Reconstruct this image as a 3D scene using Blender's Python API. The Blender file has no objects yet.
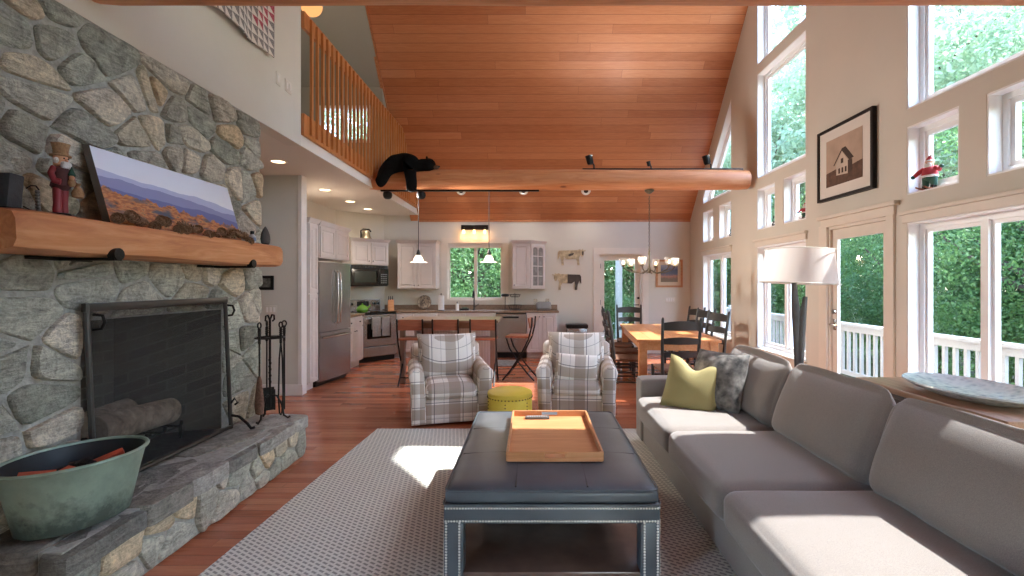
SKY_STRENGTH = 1.45
SUN_ENERGY = 7.5
EXPOSURE = 1.2
TRACK_W = 40
HEAD_W = 130
import bpy, bmesh, math, random
from mathutils import Vector, Matrix, noise as mnoise
PI = math.pi
R = math.radians
SC = bpy.context.scene
COL = SC.collection
rnd = random.Random(7)

# ------------------------------------------------------------------ colours and node materials
def lin(h):
    h = h.lstrip('#')
    out = []
    for i in (0, 2, 4):
        c = int(h[i:i+2], 16) / 255
        out.append(c / 12.92 if c <= .04045 else ((c + .055) / 1.055) ** 2.4)
    return (*out, 1)

class NT:
    def __init__(self, name):
        self.m = bpy.data.materials.new(name); self.m.use_nodes = True
        self.t = self.m.node_tree; self.n = self.t.nodes; self.l = self.t.links
        self.n.clear()
        self.out = self.n.new('ShaderNodeOutputMaterial')
    def node(self, typ, **kw):
        n = self.n.new(typ)
        ins = kw.pop('i', {})
        for k, v in kw.items(): setattr(n, k, v)
        for k, v in ins.items():
            if isinstance(v, bpy.types.NodeSocket): self.l.new(v, n.inputs[k])
            else: n.inputs[k].default_value = v
        return n
    def link(self, a, b): self.l.new(a, b)
    def coord(self, kind='Object', scale=(1, 1, 1), rot=(0, 0, 0), loc=(0, 0, 0)):
        tc = self.node('ShaderNodeTexCoord')
        mp = self.node('ShaderNodeMapping')
        mp.inputs['Scale'].default_value = scale; mp.inputs['Rotation'].default_value = rot; mp.inputs['Location'].default_value = loc
        self.link(tc.outputs[kind], mp.inputs['Vector'])
        return mp.outputs[0]
    def noise(self, vec, scale, detail=4, rough=.55, dist=0):
        n = self.node('ShaderNodeTexNoise', i={'Scale': scale, 'Detail': detail, 'Roughness': rough, 'Distortion': dist})
        self.link(vec, n.inputs['Vector']); return n.outputs['Fac']
    def ramp(self, fac, stops, interp='LINEAR'):
        r = self.node('ShaderNodeValToRGB'); r.color_ramp.interpolation = interp
        e = r.color_ramp.elements
        while len(e) < len(stops): e.new(.5)
        for k, (p, c) in enumerate(stops):
            e[k].position = p; e[k].color = c
        self.link(fac, r.inputs[0]); return r.outputs[0]
    def mix(self, fac, a, b, mode='MIX'):
        n = self.node('ShaderNodeMix', data_type='RGBA', blend_type=mode)
        for s, v in ((n.inputs[0], fac), (n.inputs[6], a), (n.inputs[7], b)):
            if isinstance(v, bpy.types.NodeSocket): self.link(v, s)
            else: s.default_value = v
        return n.outputs[2]
    def math(self, op, a, b=0.0, c=None):
        n = self.node('ShaderNodeMath', operation=op)
        for s, v in zip(n.inputs, (a, b, c)):
            if v is None: continue
            if isinstance(v, bpy.types.NodeSocket): self.link(v, s)
            else: s.default_value = v
        return n.outputs[0]
    def sep(self, vec):
        s = self.node('ShaderNodeSeparateXYZ'); self.link(vec, s.inputs[0]); return s.outputs
    def bsdf(self, col, rough=.5, metal=0.0, height=None, bump=.2, dist=.01, **kw):
        b = self.node('ShaderNodeBsdfPrincipled')
        for s, v in (('Base Color', col), ('Roughness', rough), ('Metallic', metal)):
            if isinstance(v, bpy.types.NodeSocket): self.link(v, b.inputs[s])
            else: b.inputs[s].default_value = v
        for k, v in kw.items(): b.inputs[k.replace('_', ' ')].default_value = v
        if height is not None:
            bm = self.node('ShaderNodeBump', i={'Strength': bump, 'Distance': dist})
            self.link(height, bm.inputs['Height']); self.link(bm.outputs[0], b.inputs['Normal'])
        self.link(b.outputs[0], self.out.inputs[0]); return self.m

def simple(name, hexc, rough=.5, metal=0, var=.12, vscale=6, bump=0, bscale=60, **kw):
    """one colour with a soft noise in it"""
    t = NT(name); v = t.coord()
    c = lin(hexc)
    d = tuple(x * (1 - var) for x in c[:3]) + (1,); u = tuple(min(1, x * (1 + var)) for x in c[:3]) + (1,)
    col = t.ramp(t.noise(v, vscale), [(.3, d), (.7, u)])
    h = t.noise(v, bscale, 3) if bump else None
    return t.bsdf(col, rough, metal, h, bump, **kw)

def emit(name, hexc, strength):
    t = NT(name)
    e = t.node('ShaderNodeEmission', i={'Color': lin(hexc), 'Strength': strength})
    t.link(e.outputs[0], t.out.inputs[0]); return t.m

def planks(name, rowh, length, cols, kind='Object', rough=.35, mortar=.0012, mcol='#3a1c10', grain=30, bump=.15, rot=0, var=.5):
    """boards along the first axis, every row shifted by its own random amount"""
    t = NT(name)
    x, y, z = t.sep(t.coord(kind, rot=(0, 0, rot)))
    ry = t.math('DIVIDE', y, rowh); row = t.math('FLOOR', ry); fy = t.math('FRACT', ry)
    def white(a, b):
        c = t.node('ShaderNodeCombineXYZ')
        for s_, v_ in ((0, a), (1, b)):
            if isinstance(v_, bpy.types.NodeSocket): t.link(v_, c.inputs[s_])
            else: c.inputs[s_].default_value = v_
        w = t.node('ShaderNodeTexWhiteNoise', noise_dimensions='2D'); t.link(c.outputs[0], w.inputs['Vector']); return w.outputs['Value']
    rx = t.math('ADD', t.math('DIVIDE', x, length), t.math('MULTIPLY', white(row, 3.7), 9.0)); col_ = t.math('FLOOR', rx); fx = t.math('FRACT', rx)
    tone0 = white(row, col_)
    gv = t.node('ShaderNodeCombineXYZ'); t.link(t.math('ADD', t.math('MULTIPLY', x, 1.3), t.math('MULTIPLY', tone0, 40.0)), gv.inputs[0]); t.link(t.math('MULTIPLY', y, 16.0), gv.inputs[1])
    gr = t.noise(gv.outputs[0], grain / 10, 6, .6, 1.0)
    tone = t.math('ADD', t.math('MULTIPLY', tone0, var), t.math('MULTIPLY', gr, 1 - var))
    col = t.ramp(tone, [(.2, lin(cols[0])), (.5, lin(cols[1])), (.8, lin(cols[2]))])
    g1 = t.math('LESS_THAN', fy, mortar * 2 / rowh); g2 = t.math('LESS_THAN', fx, mortar * 1.2 / length)
    groove = t.math('MAXIMUM', g1, g2)
    col = t.mix(t.math('MULTIPLY', groove, .85), col, lin(mcol))
    return t.bsdf(col, rough, 0, t.math('SUBTRACT', 1.0, groove), bump, .004)

def wood(name, cols, rough=.45, axis=0, scale=1.0, knots=False, bump=.1, kind='Object'):
    t = NT(name)
    s = [9, 9, 9]; s[axis] = .8
    v = t.coord(kind, scale=tuple(x * scale for x in s))
    g = t.noise(v, 2.2, 6, .62, 1.5)
    col = t.ramp(g, [(.25, lin(cols[0])), (.5, lin(cols[1])), (.75, lin(cols[2]))])
    if knots:
        k = t.coord(kind, scale=tuple((1.1 if i == axis else 2.6) for i in range(3)))
        vo = t.node('ShaderNodeTexVoronoi', i={'Scale': 1.6, 'Randomness': 1.0}); t.link(k, vo.inputs['Vector'])
        kf = t.ramp(vo.outputs['Distance'], [(.05, (1, 1, 1, 1)), (.11, (0, 0, 0, 1))])
        col = t.mix(t.math('MULTIPLY', kf, .75), col, lin('#4a2412'))
    return t.bsdf(col, rough, 0, g, bump, .004)

# ------------------------------------------------------------------ mesh builder
def M4(loc=(0, 0, 0), rot=(0, 0, 0), scale=(1, 1, 1)):
    from mathutils import Euler
    return Matrix.LocRotScale(Vector(loc), Euler(rot), Vector(scale))

class MB:
    """collects shapes into ONE mesh"""
    def __init__(self): self.v = []; self.f = []; self.mi = []; self.cur = 0
    def raw(self, vs, fs, mat=None):
        b = len(self.v)
        self.v += [tuple(mat @ Vector(p)) if mat else tuple(p) for p in vs]
        self.f += [tuple(b + i for i in f) for f in fs]
        self.mi += [self.cur] * len(fs)
        return self
    def bm(self, bm, mat=None):
        bm.verts.ensure_lookup_table(); bm.verts.index_update()
        self.raw([v.co[:] for v in bm.verts], [[v.index for v in f.verts] for f in bm.faces], mat)
        bm.free(); return self
    def box(self, lo, hi, bev=0.0, seg=2, mat=None):
        bm = bmesh.new()
        bmesh.ops.create_cube(bm, size=1)
        for v in bm.verts:
            v.co = Vector([(lo[i] + hi[i]) / 2 + v.co[i] * (hi[i] - lo[i]) for i in range(3)])
        if bev > 0:
            bev = min(bev, .49 * min(abs(hi[i] - lo[i]) for i in range(3)))
            bmesh.ops.bevel(bm, geom=bm.edges[:], offset=bev, segments=seg, profile=.5, affect='EDGES')
        return self.bm(bm, mat)
    def hexa(self, p, mat=None):
        """eight corners: four of the bottom (ccw), four of the top"""
        return self.raw(p, [(3, 2, 1, 0), (4, 5, 6, 7), (0, 1, 5, 4), (1, 2, 6, 5), (2, 3, 7, 6), (3, 0, 4, 7)], mat)
    def ring_skin(self, rings, cap0=True, cap1=True, closed=True, mat=None):
        n = len(rings[0]); vs = [p for r in rings for p in r]; fs = []
        for a in range(len(rings) - 1):
            for i in range(n if closed else n - 1):
                j = (i + 1) % n
                fs.append((a*n+i, a*n+j, (a+1)*n+j, (a+1)*n+i))
        if cap0: fs.append(tuple(range(n))[::-1])
        if cap1: fs.append(tuple((len(rings)-1)*n + i for i in range(n)))
        return self.raw(vs, fs, mat)
    def cyl(self, a, b, r0, r1=None, n=16, cap=True, mat=None):
        return self.tube([a, b], [r0, r0 if r1 is None else r1], n, cap, mat)
    def tube(self, pts, r, n=8, cap=True, mat=None, flat=1.0, up=None):
        pts = [Vector(p) for p in pts]
        if not isinstance(r, (list, tuple)): r = [r] * len(pts)
        rings = []; prev = Vector(up) if up else None
        for i, p in enumerate(pts):
            if i == 0: d = pts[1] - p
            elif i == len(pts) - 1: d = p - pts[-2]
            else: d = (pts[i+1] - p).normalized() + (p - pts[i-1]).normalized()
            if d.length < 1e-9: d = Vector((0, 0, 1))
            d.normalize()
            if prev is None: prev = Vector((0, 0, 1)) if abs(d.z) < .9 else Vector((1, 0, 0))
            u = prev - d * prev.dot(d)
            if u.length < 1e-6: u = d.orthogonal()
            u.normalize(); w = d.cross(u); prev = u
            rings.append([p + (u * math.cos(2*PI*k/n) + w * math.sin(2*PI*k/n) * flat) * r[i] for k in range(n)])
        return self.ring_skin(rings, cap, cap, True, mat)
    def lathe(self, prof, n=24, c=(0, 0, 0), sx=1, sy=1, mat=None, cap0=True, cap1=True):
        rings = [[(c[0] + r*math.cos(2*PI*k/n)*sx, c[1] + r*math.sin(2*PI*k/n)*sy, c[2] + z) for k in range(n)] for r, z in prof]
        return self.ring_skin(rings, cap0 and prof[0][0] > 1e-5, cap1 and prof[-1][0] > 1e-5, True, mat)
    def sphere(self, c, r, n=14, s=(1, 1, 1), mat=None):
        m = max(6, n // 2 + 2)
        prof = [(max(1e-6, r*math.sin(PI*k/m)), -r*math.cos(PI*k/m)) for k in range(m + 1)]
        T = Matrix.Translation(c) @ Matrix.Diagonal((*s, 1))
        return self.lathe(prof, n, mat=(mat @ T) if mat else T, cap0=False, cap1=False)
    def prism(self, poly, axis, a, b, mat=None):
        """polygon (ccw, two coordinates of the other axes) pulled along an axis from a to b"""
        def P(u, w, t):
            q = [u, w]; q.insert(axis, t); return tuple(q)
        n = len(poly)
        vs = [P(u, w, a) for u, w in poly] + [P(u, w, b) for u, w in poly]
        fs = [tuple(range(n))[::-1], tuple(range(n, 2*n))] + [(i, (i+1) % n, n + (i+1) % n, n + i) for i in range(n)]
        return self.raw(vs, fs, mat)
    def soft(self, lo, hi, r=.05, crown=(0, 0, 0), n=10, wob=0, seed=0, mat=None):
        """a padded box: rounded edges and crowned faces"""
        c = [(lo[i]+hi[i])/2 for i in range(3)]; h = [(hi[i]-lo[i])/2 for i in range(3)]
        r = min(r, min(h) * .98)
        bm = bmesh.new(); bmesh.ops.create_cube(bm, size=2)
        bmesh.ops.subdivide_edges(bm, edges=bm.edges[:], cuts=n, use_grid_fill=True)
        for v in bm.verts:
            p = v.co.copy(); q = Vector()
            # crowd the grid towards the edges
            s = [math.copysign(abs(x) ** .55, x) if abs(x) < .999 else x for x in p]
            for i in range(3): q[i] = s[i] * h[i]
            inner = Vector([max(-(h[i]-r), min(h[i]-r, q[i])) for i in range(3)])
            d = q - inner
            if d.length > 1e-9: q = inner + d.normalized() * r if d.length > r * .999 or sum(1 for x in d if abs(x) > 1e-9) > 1 else inner + d
            for i in range(3):
                if crown[i]:
                    j, k = (i+1) % 3, (i+2) % 3
                    q[i] += (p[i]) * crown[i] * max(0, 1 - p[j]**2) * max(0, 1 - p[k]**2)
            if wob:
                w = mnoise.noise_vector(Vector((q.x*4+seed*7.1, q.y*4, q.z*4)))
                q += w * wob
            v.co = Vector(c) + q
        return self.bm(bm, mat)
    def build(self, name, mat, parent=None, smooth=40, uv=False, scale_uv=1.0):
        me = bpy.data.meshes.new(name)
        me.from_pydata([tuple(p) for p in self.v], [], self.f)
        mats = mat if isinstance(mat, (list, tuple)) else [mat]
        for m in mats: me.materials.append(m)
        if len(mats) > 1: me.polygons.foreach_set('material_index', self.mi)
        me.update()
        bm = bmesh.new(); bm.from_mesh(me)
        bmesh.ops.recalc_face_normals(bm, faces=bm.faces[:])
        bm.to_mesh(me); bm.free()
        if smooth:
            me.polygons.foreach_set('use_smooth', [True] * len(me.polygons))
            me.set_sharp_from_angle(angle=R(smooth))
        if uv: box_uv(me, scale_uv)
        o = bpy.data.objects.new(name, me); COL.objects.link(o)
        if parent: o.parent = parent
        return o

def box_uv(me, s=1.0):
    uvl = me.uv_layers.new(name='UVMap')
    for p in me.polygons:
        n = p.normal
        for li in p.loop_indices:
            c = me.vertices[me.loops[li].vertex_index].co
            if abs(n.x) > abs(n.y) and abs(n.x) > abs(n.z) and abs(n.x) > .72: uv = (c.y, c.z)
            else: uv = (c.x, c.z - c.y)
            uvl.data[li].uv = (uv[0] * s, uv[1] * s)

# ------------------------------------------------------------------ things, parts, copies
def tag(o, label=None, cat=None, group=None, kind=None):
    if label: o['label'] = label
    if cat: o['category'] = cat
    if group: o['group'] = group
    if kind: o['kind'] = kind
    return o
def thing(name, label, cat, loc=(0, 0, 0), rz=0, group=None):
    o = bpy.data.objects.new(name, None); COL.objects.link(o)
    o.empty_display_size = .1
    o.location = loc; o.rotation_euler = (0, 0, rz)
    return tag(o, label, cat, group)
def struct(o): o['kind'] = 'structure'; return o
def kids(o): return [c for c in bpy.data.objects if c.parent == o]
def dup(root, loc=None, rz=None, label=None, group=None, parent=None):
    r = root.copy(); COL.objects.link(r)
    if parent is not None: r.parent = parent
    if loc is not None: r.location = loc
    if rz is not None: r.rotation_euler = (0, 0, rz)
    if label: r['label'] = label
    if group: r['group'] = group
    for ch in kids(root): dup(ch, parent=r)
    return r

# pixel of the photograph + depth -> point of the room (only used to work out sizes)
CX, CY, F, H = 533.0, 283.0, 480.0, 1.45
def at(px, py, Y): return Vector(((px - CX) * Y / F, Y, H - (py - CY) * Y / F))

# ------------------------------------------------------------------ camera
cam = bpy.data.cameras.new('camera'); cam_o = bpy.data.objects.new('camera', cam); COL.objects.link(cam_o)
cam.sensor_width = 36; cam.lens = F * 36 / 1024
cam.shift_x = (512 - CX) / 1024; cam.shift_y = (CY - 288) / 1024
cam.clip_start = .05; cam.clip_end = 300
cam_o.location = (0, 0, H); cam_o.rotation_euler = (R(90), 0, 0)
SC.camera = cam_o

# ------------------------------------------------------------------ the room's main measures
XR, XL, YB = 3.24, -2.35, 9.9            # gable wall, chimney face, back wall
SOF = 2.84                               # soffit under the loft
EAVE, PITCH, YRIDGE = 2.73, 1.08, 4.93
def roof(y): return EAVE + PITCH * (YB - y) if y >= YRIDGE else EAVE + PITCH * (YB - YRIDGE) - PITCH * (YRIDGE - y)
XE = -2.52                               # edge of the boarded ceiling at the loft

# ------------------------------------------------------------------ materials
m_wall = simple('wall_paint', '#cfcabf', .85, var=.03, vscale=1.5)
m_wallw = simple('soffit_paint', '#d6d0c6', .85, var=.02, vscale=1.5)
m_trim = simple('trim_paint', '#d9d0c4', .5, var=.03)
m_white = simple('white_paint', '#e3ded8', .42, var=.03)
m_casing = simple('casing_paint', '#d6cdc0', .5, var=.03)
m_cab = simple('cabinet_white', '#d2c8c2', .38, var=.03)
m_vinyl = simple('window_vinyl', '#e9e9e8', .35, var=.02)
m_floor = planks('floor_boards', .085, 1.15, ('#88482e', '#a86246', '#be7c5c'), rough=.2, mcol='#2c120a', bump=.12, var=.42)
m_ceil = planks('ceiling_boards', .135, 3.4, ('#a05c36', '#b8744a', '#c8875e'), kind='UV', rough=.42, mortar=.0025, mcol='#5a2a14', bump=.35, var=.4)
m_log = wood('log_wood', ('#b06c42', '#c58254', '#d2986c'), .5, 0, .8, True)
m_mantel = wood('mantel_wood', ('#a8643e', '#c48252', '#d8a074'), .55, 1, .8, True, .25)
m_rail = wood('rail_wood', ('#a0602f', '#bb7844', '#cc8e5e'), .4, 2, 1.0)
m_pine = wood('table_pine', ('#b87242', '#ca8856', '#d69c6c'), .3, 1, .9)
m_black = simple('black_metal', '#1d1c1c', .45, .6, var=.2)
m_iron = simple('wrought_iron', '#23211f', .5, .7, var=.25, bump=.2, bscale=90)
m_blackwood = simple('black_wood', '#2a2725', .42, var=.2)
m_brownwood = wood('brown_wood', ('#5a2e1c', '#7c4630', '#94583c'), .4, 0)
m_console = wood('console_wood', ('#7c5c44', '#9c785c', '#b49074'), .35, 1)
m_darkwood = wood('dark_wood', ('#2e201a', '#46322a', '#5a4236'), .4, 1)
m_steel = simple('stainless', '#a7a4a1', .27, .88, var=.06, vscale=3)
m_steeld = simple('dark_steel', '#4a4744', .35, .8, var=.08)
m_chrome = simple('nickel', '#c9c5be', .18, 1, var=.03)
m_granite = simple('granite', '#8a7462', .25, var=.45, vscale=120)
m_blackgl = simple('black_glass', '#121212', .08, 0, var=.05)
m_sofa = None

t = NT('sofa_fabric'); v = t.coord()
f1 = t.noise(v, 320, 2, .7); f2 = t.noise(v, 5, 3)
col = t.ramp(f1, [(.3, lin('#6c645f')), (.7, lin('#8b827a'))])
col = t.mix(t.math('MULTIPLY', f2, .22), col, lin('#655e5c'))
m_sofa = t.bsdf(col, .92, 0, f1, .35, .003, Sheen_Weight=.3)

t = NT('leather'); v = t.coord()
f1 = t.noise(v, 140, 4, .6); f2 = t.noise(v, 4, 3)
col = t.ramp(f2, [(.3, lin('#3c4146')), (.7, lin('#4d5359'))])
m_leather = t.bsdf(col, .4, 0, f1, .12, .002)

t = NT('plaid_fabric'); tc = t.coord('UV')
x, y, z = t.sep(tc)
def band(src, period, phase, width):
    fr = t.math('FRACT', t.math('ADD', t.math('DIVIDE', src, period), phase))
    return t.math('LESS_THAN', fr, width)
base = lin('#e6e1da'); brown = lin('#94816f'); line = lin('#44424a')
bx, by = band(x, .29, .1, .40), band(y, .29, .2, .40)
lx, ly = band(x, .29, .62, .026), band(y, .29, .74, .026)
lx2, ly2 = band(x, .29, .28, .016), band(y, .29, .37, .016)
c = t.mix(t.math('MULTIPLY', bx, .66), base, brown)
c = t.mix(t.math('MULTIPLY', by, .66), c, brown)
c = t.mix(t.math('MULTIPLY', t.math('MAXIMUM', lx, ly), .8), c, line)
c = t.mix(t.math('MULTIPLY', t.math('MAXIMUM', lx2, ly2), .5), c, line)
w = t.noise(t.coord(), 300, 2)
m_plaid = t.bsdf(c, .9, 0, w, .3, .003)

t = NT('rug_weave'); v = t.coord('Object', rot=(0, 0, R(32)))
br = t.node('ShaderNodeTexBrick', i={'Scale': 1.0, 'Mortar Size': .0085, 'Mortar Smooth': .4, 'Brick Width': .046, 'Row Height': .026,
    'Color1': (.2, .2, .2, 1), 'Color2': (.8, .8, .8, 1)})
t.link(v, br.inputs['Vector'])
nz = t.noise(t.coord(), 260, 3, .7)
cl = t.ramp(nz, [(.3, lin('#cdcbc0')), (.7, lin('#e4e2d7'))])
cd = t.ramp(nz, [(.3, lin('#868680')), (.7, lin('#a2a29a'))])
cc = t.mix(br.outputs['Fac'], cd, cl)
m_rug = t.bsdf(cc, .95, 0, br.outputs['Fac'], .5, .006)

t = NT('window_glass')
tr = t.node('ShaderNodeBsdfTransparent', i={'Color': (.93, .945, .945, 1)})
gl = t.node('ShaderNodeBsdfGlossy', i={'Roughness': .02})
fr = t.node('ShaderNodeLayerWeight', i={'Blend': .5})
fr = t.math('ADD', .015, t.math('MULTIPLY', t.math('POWER', fr.outputs['Facing'], 5.0), .35))
mx = t.node('ShaderNodeMixShader'); t.link(fr, mx.inputs[0]); t.link(tr.outputs[0], mx.inputs[1]); t.link(gl.outputs[0], mx.inputs[2])
t.link(mx.outputs[0], t.out.inputs[0]); m_glass = t.m

t = NT('clear_shade')
tr = t.node('ShaderNodeBsdfTransparent', i={'Color': (.93, .9, .86, 1)})
gl = t.node('ShaderNodeBsdfPrincipled', i={'Base Color': (.9, .88, .84, 1), 'Roughness': .15})
mx = t.node('ShaderNodeMixShader', i={0: .13}); t.link(tr.outputs[0], mx.inputs[1]); t.link(gl.outputs[0], mx.inputs[2])
t.link(mx.outputs[0], t.out.inputs[0]); m_clear = t.m

t = NT('screen_mesh'); v = t.coord()
tr = t.node('ShaderNodeBsdfTransparent'); pb = t.node('ShaderNodeBsdfPrincipled', i={'Base Color': lin('#202224'), 'Roughness': .6})
mx = t.node('ShaderNodeMixShader', i={0: .27}); t.link(tr.outputs[0], mx.inputs[1]); t.link(pb.outputs[0], mx.inputs[2])
t.link(mx.outputs[0], t.out.inputs[0]); m_screen = t.m

t = NT('lamp_shade_fabric')
d = t.node('ShaderNodeBsdfDiffuse', i={'Color': lin('#ebe4de')}); tl = t.node('ShaderNodeBsdfTranslucent', i={'Color': lin('#f2e8de')})
mx = t.node('ShaderNodeMixShader', i={0: .45}); t.link(d.outputs[0], mx.inputs[1]); t.link(tl.outputs[0], mx.inputs[2])
t.link(mx.outputs[0], t.out.inputs[0]); m_shade = t.m

t = NT('field_stone'); v = t.coord()
at_ = t.node('ShaderNodeAttribute', attribute_name='stone')
nz = t.noise(v, 12, 6, .7, .8); n2 = t.noise(v, 60, 4, .75)
g = t.node('ShaderNodeMapping'); g.inputs['Scale'].default_value = (6, 6, 40); g.inputs['Rotation'].default_value = (.5, 0, .3)
t.link(v, g.inputs[0]); st = t.noise(g.outputs[0], 1.6, 5, .7, .6)
k = t.math('ADD', t.math('MULTIPLY', nz, .5), t.math('ADD', t.math('MULTIPLY', st, .35), t.math('MULTIPLY', n2, .3)))
shade = t.ramp(k, [(.40, (.36, .36, .36, 1)), (.55, (.98, .98, .98, 1)), (.70, (1.7, 1.7, 1.68, 1))])
col = t.mix(1.0, at_.outputs['Color'], shade, 'MULTIPLY')
m_stone = t.bsdf(col, .88, 0, k, 1.0, .035)
m_mortar = simple('mortar', '#a5a49c', .95, var=.22, vscale=30, bump=.6, bscale=70)
# ================================================================== THE SETTING
def wall_fill(mb, axis, a, b, u0, u1, z0, top, ops):
    """a wall in the plane axis = a..b, from u0 to u1, with openings (ua, ub, z_bottom, z_top at ua, z_top at ub)"""
    brk = sorted({u0, u1, *[o[0] for o in ops], *[o[1] for o in ops], *([YRIDGE] if u0 < YRIDGE < u1 else [])})
    for p, q in zip(brk, brk[1:]):
        if q - p < 1e-6: continue
        m = (p + q) / 2
        here = sorted([o for o in ops if o[0] - 1e-6 <= p and o[1] + 1e-6 >= q], key=lambda o: o[2])
        lo = (z0, z0)
        def zt(o, u): return o[3] + (o[4] - o[3]) * (u - o[0]) / (o[1] - o[0])
        segs = []
        for o in here:
            segs.append((lo, (o[2], o[2]))); lo = (zt(o, p), zt(o, q))
        segs.append((lo, (top(p), top(q))))
        for (l0, l1), (h0, h1) in segs:
            if h0 - l0 < 1e-4 and h1 - l1 < 1e-4: continue
            mb.prism([(p, l0), (q, l1), (q, h1), (p, h0)], axis, a, b)

def inset(poly, d):
    n = len(poly); out = []
    ar = sum(poly[i][0]*poly[(i+1) % n][1] - poly[(i+1) % n][0]*poly[i][1] for i in range(n))
    s = 1 if ar > 0 else -1
    L = []
    for i in range(n):
        p, q = Vector(poly[i]), Vector(poly[(i+1) % n]); e = (q - p).normalized()
        nn = Vector((-e.y, e.x)) * s
        L.append((p + nn * d, e))
    for i in range(n):
        (p, e), (q, g) = L[i-1], L[i]
        den = e.x*g.y - e.y*g.x
        t_ = ((q.x-p.x)*g.y - (q.y-p.y)*g.x) / den
        out.append((p.x + e.x*t_, p.y + e.y*t_))
    return out

def frame_ring(mb, poly, w, axis, a, b, off=0.0):
    o = inset(poly, off) if off else poly
    i = inset(poly, off + w); n = len(poly)
    for k in range(n):
        j = (k+1) % n
        mb.prism([o[k], o[j], i[j], i[k]], axis, a, b)

# ---- floor
mb = MB(); mb.box((-4.6, -1.6, -.12), (3.42, 10.1, 0)); floor = struct(mb.build('floor', m_floor, smooth=0))
# ---- gable wall with its windows and its door
slope_top = lambda y: roof(y) - .46
BAYS = {'A': (7.85, 9.15), 'B': (5.70, 6.94), 'C': (2.92, 4.16), 'D': (.71, 2.01)}
ZLOW, ZSM, ZUP, ZTOP = (.52, 1.97), (2.21, 2.80), (2.95, 4.46), 4.60
polys = []                       # (polygon in y,z ; mullion?)
ops = []
for k, (y0, y1) in BAYS.items():
    ops.append((y0, y1, ZLOW[0], ZLOW[1], ZLOW[1])); polys.append(([(y0, ZLOW[0]), (y1, ZLOW[0]), (y1, ZLOW[1]), (y0, ZLOW[1])], True, k))
    for s0, s1 in ((y0, y0 + .51), (y1 - .51, y1)):
        ops.append((s0, s1, ZSM[0], ZSM[1], ZSM[1])); polys.append(([(s0, ZSM[0]), (s1, ZSM[0]), (s1, ZSM[1]), (s0, ZSM[1])], False, k))
    if k in 'AD':
        a_, b_ = slope_top(y0), slope_top(y1)
        if k == 'D': a_, b_ = 3.36, 4.76
        else: a_, b_ = 4.48, 3.08
        ops.append((y0, y1, ZUP[0], a_, b_)); polys.append(([(y0, ZUP[0]), (y1, ZUP[0]), (y1, b_), (y0, a_)], False, k))
    else:
        ops.append((y0, y1, ZUP[0], ZUP[1], ZUP[1])); polys.append(([(y0, ZUP[0]), (y1, ZUP[0]), (y1, ZUP[1]), (y0, ZUP[1])], False, k))
        if k == 'B':
            ops += [(y0, 6.14, ZTOP, 6.57, 6.57), (6.14, y1, ZTOP, 6.57, 5.71)]
            polys.append(([(y0, ZTOP), (y1, ZTOP), (y1, 5.71), (6.14, 6.57), (y0, 6.57)], False, k))
        else:
            ops += [(y0, 3.72, ZTOP, 5.71, 6.57), (3.72, y1, ZTOP, 6.57, 6.57)]
            polys.append(([(y0, ZTOP), (y1, ZTOP), (y1, 6.57), (3.72, 6.57), (y0, 5.71)], False, k))
DY0, DY1, DZ = 4.38, 5.27, 2.06
ops.append((DY0 - .02, DY1 + .13, 0.0, DZ, DZ))
mb = MB(); wall_fill(mb, 0, XR, XR + .18, -1.6, YB + .2, 0, lambda y: roof(y) + .05, ops)
wall_right = struct(mb.build('wall_right', m_wall, smooth=0))
for k, (poly, mull, bay) in enumerate(polys):
    w = MB()
    frame_ring(w, poly, .014, 0, XR + .004, XR + .182)              # deep white jamb
    frame_ring(w, poly, .045, 0, XR + .10, XR + .17, .014)          # frame
    s = inset(poly, .059)
    if mull:
        yc = (poly[0][0] + poly[1][0]) / 2
        w.box((XR + .09, yc - .03, poly[0][1] + .05), (XR + .17, yc + .03, poly[2][1] - .05))
        for a_, b_ in ((poly[0][0], yc), (yc, poly[1][0])):
            a2, b2 = (a_ + .059, b_ - .03) if a_ < yc - .01 else (a_ + .03, b_ - .059)
            frame_ring(w, [(a2, ZLOW[0]+.059), (b2, ZLOW[0]+.059), (b2, ZLOW[1]-.059), (a2, ZLOW[1]-.059)], .028, 0, XR + .115, XR + .155)
    else: frame_ring(w, s, .035, 0, XR + .115, XR + .155)
    win = struct(w.build('window_%d' % (k + 1), m_vinyl, smooth=0))
    g = MB(); g.prism(inset(poly, .06), 0, XR + .132, XR + .138); g.build('glass', m_glass, win, smooth=0)
tn = 0
for k, (y0, y1) in BAYS.items():                                    # head moulding and sill of the low windows
    w = MB(); w.box((XR - .022, y0 - .03, ZLOW[1]), (XR + .01, y1 + .03, ZLOW[1] + .07), .004)
    w.box((XR - .045, y0 - .05, ZLOW[1] + .07), (XR + .01, y1 + .05, ZLOW[1] + .10), .006)
    w.box((XR - .03, y0 - .03, ZLOW[0] - .03), (XR + .08, y1 + .03, ZLOW[0]), .006)
    tn += 1; struct(w.build('trim_%d' % tn, m_casing, smooth=0))
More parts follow.
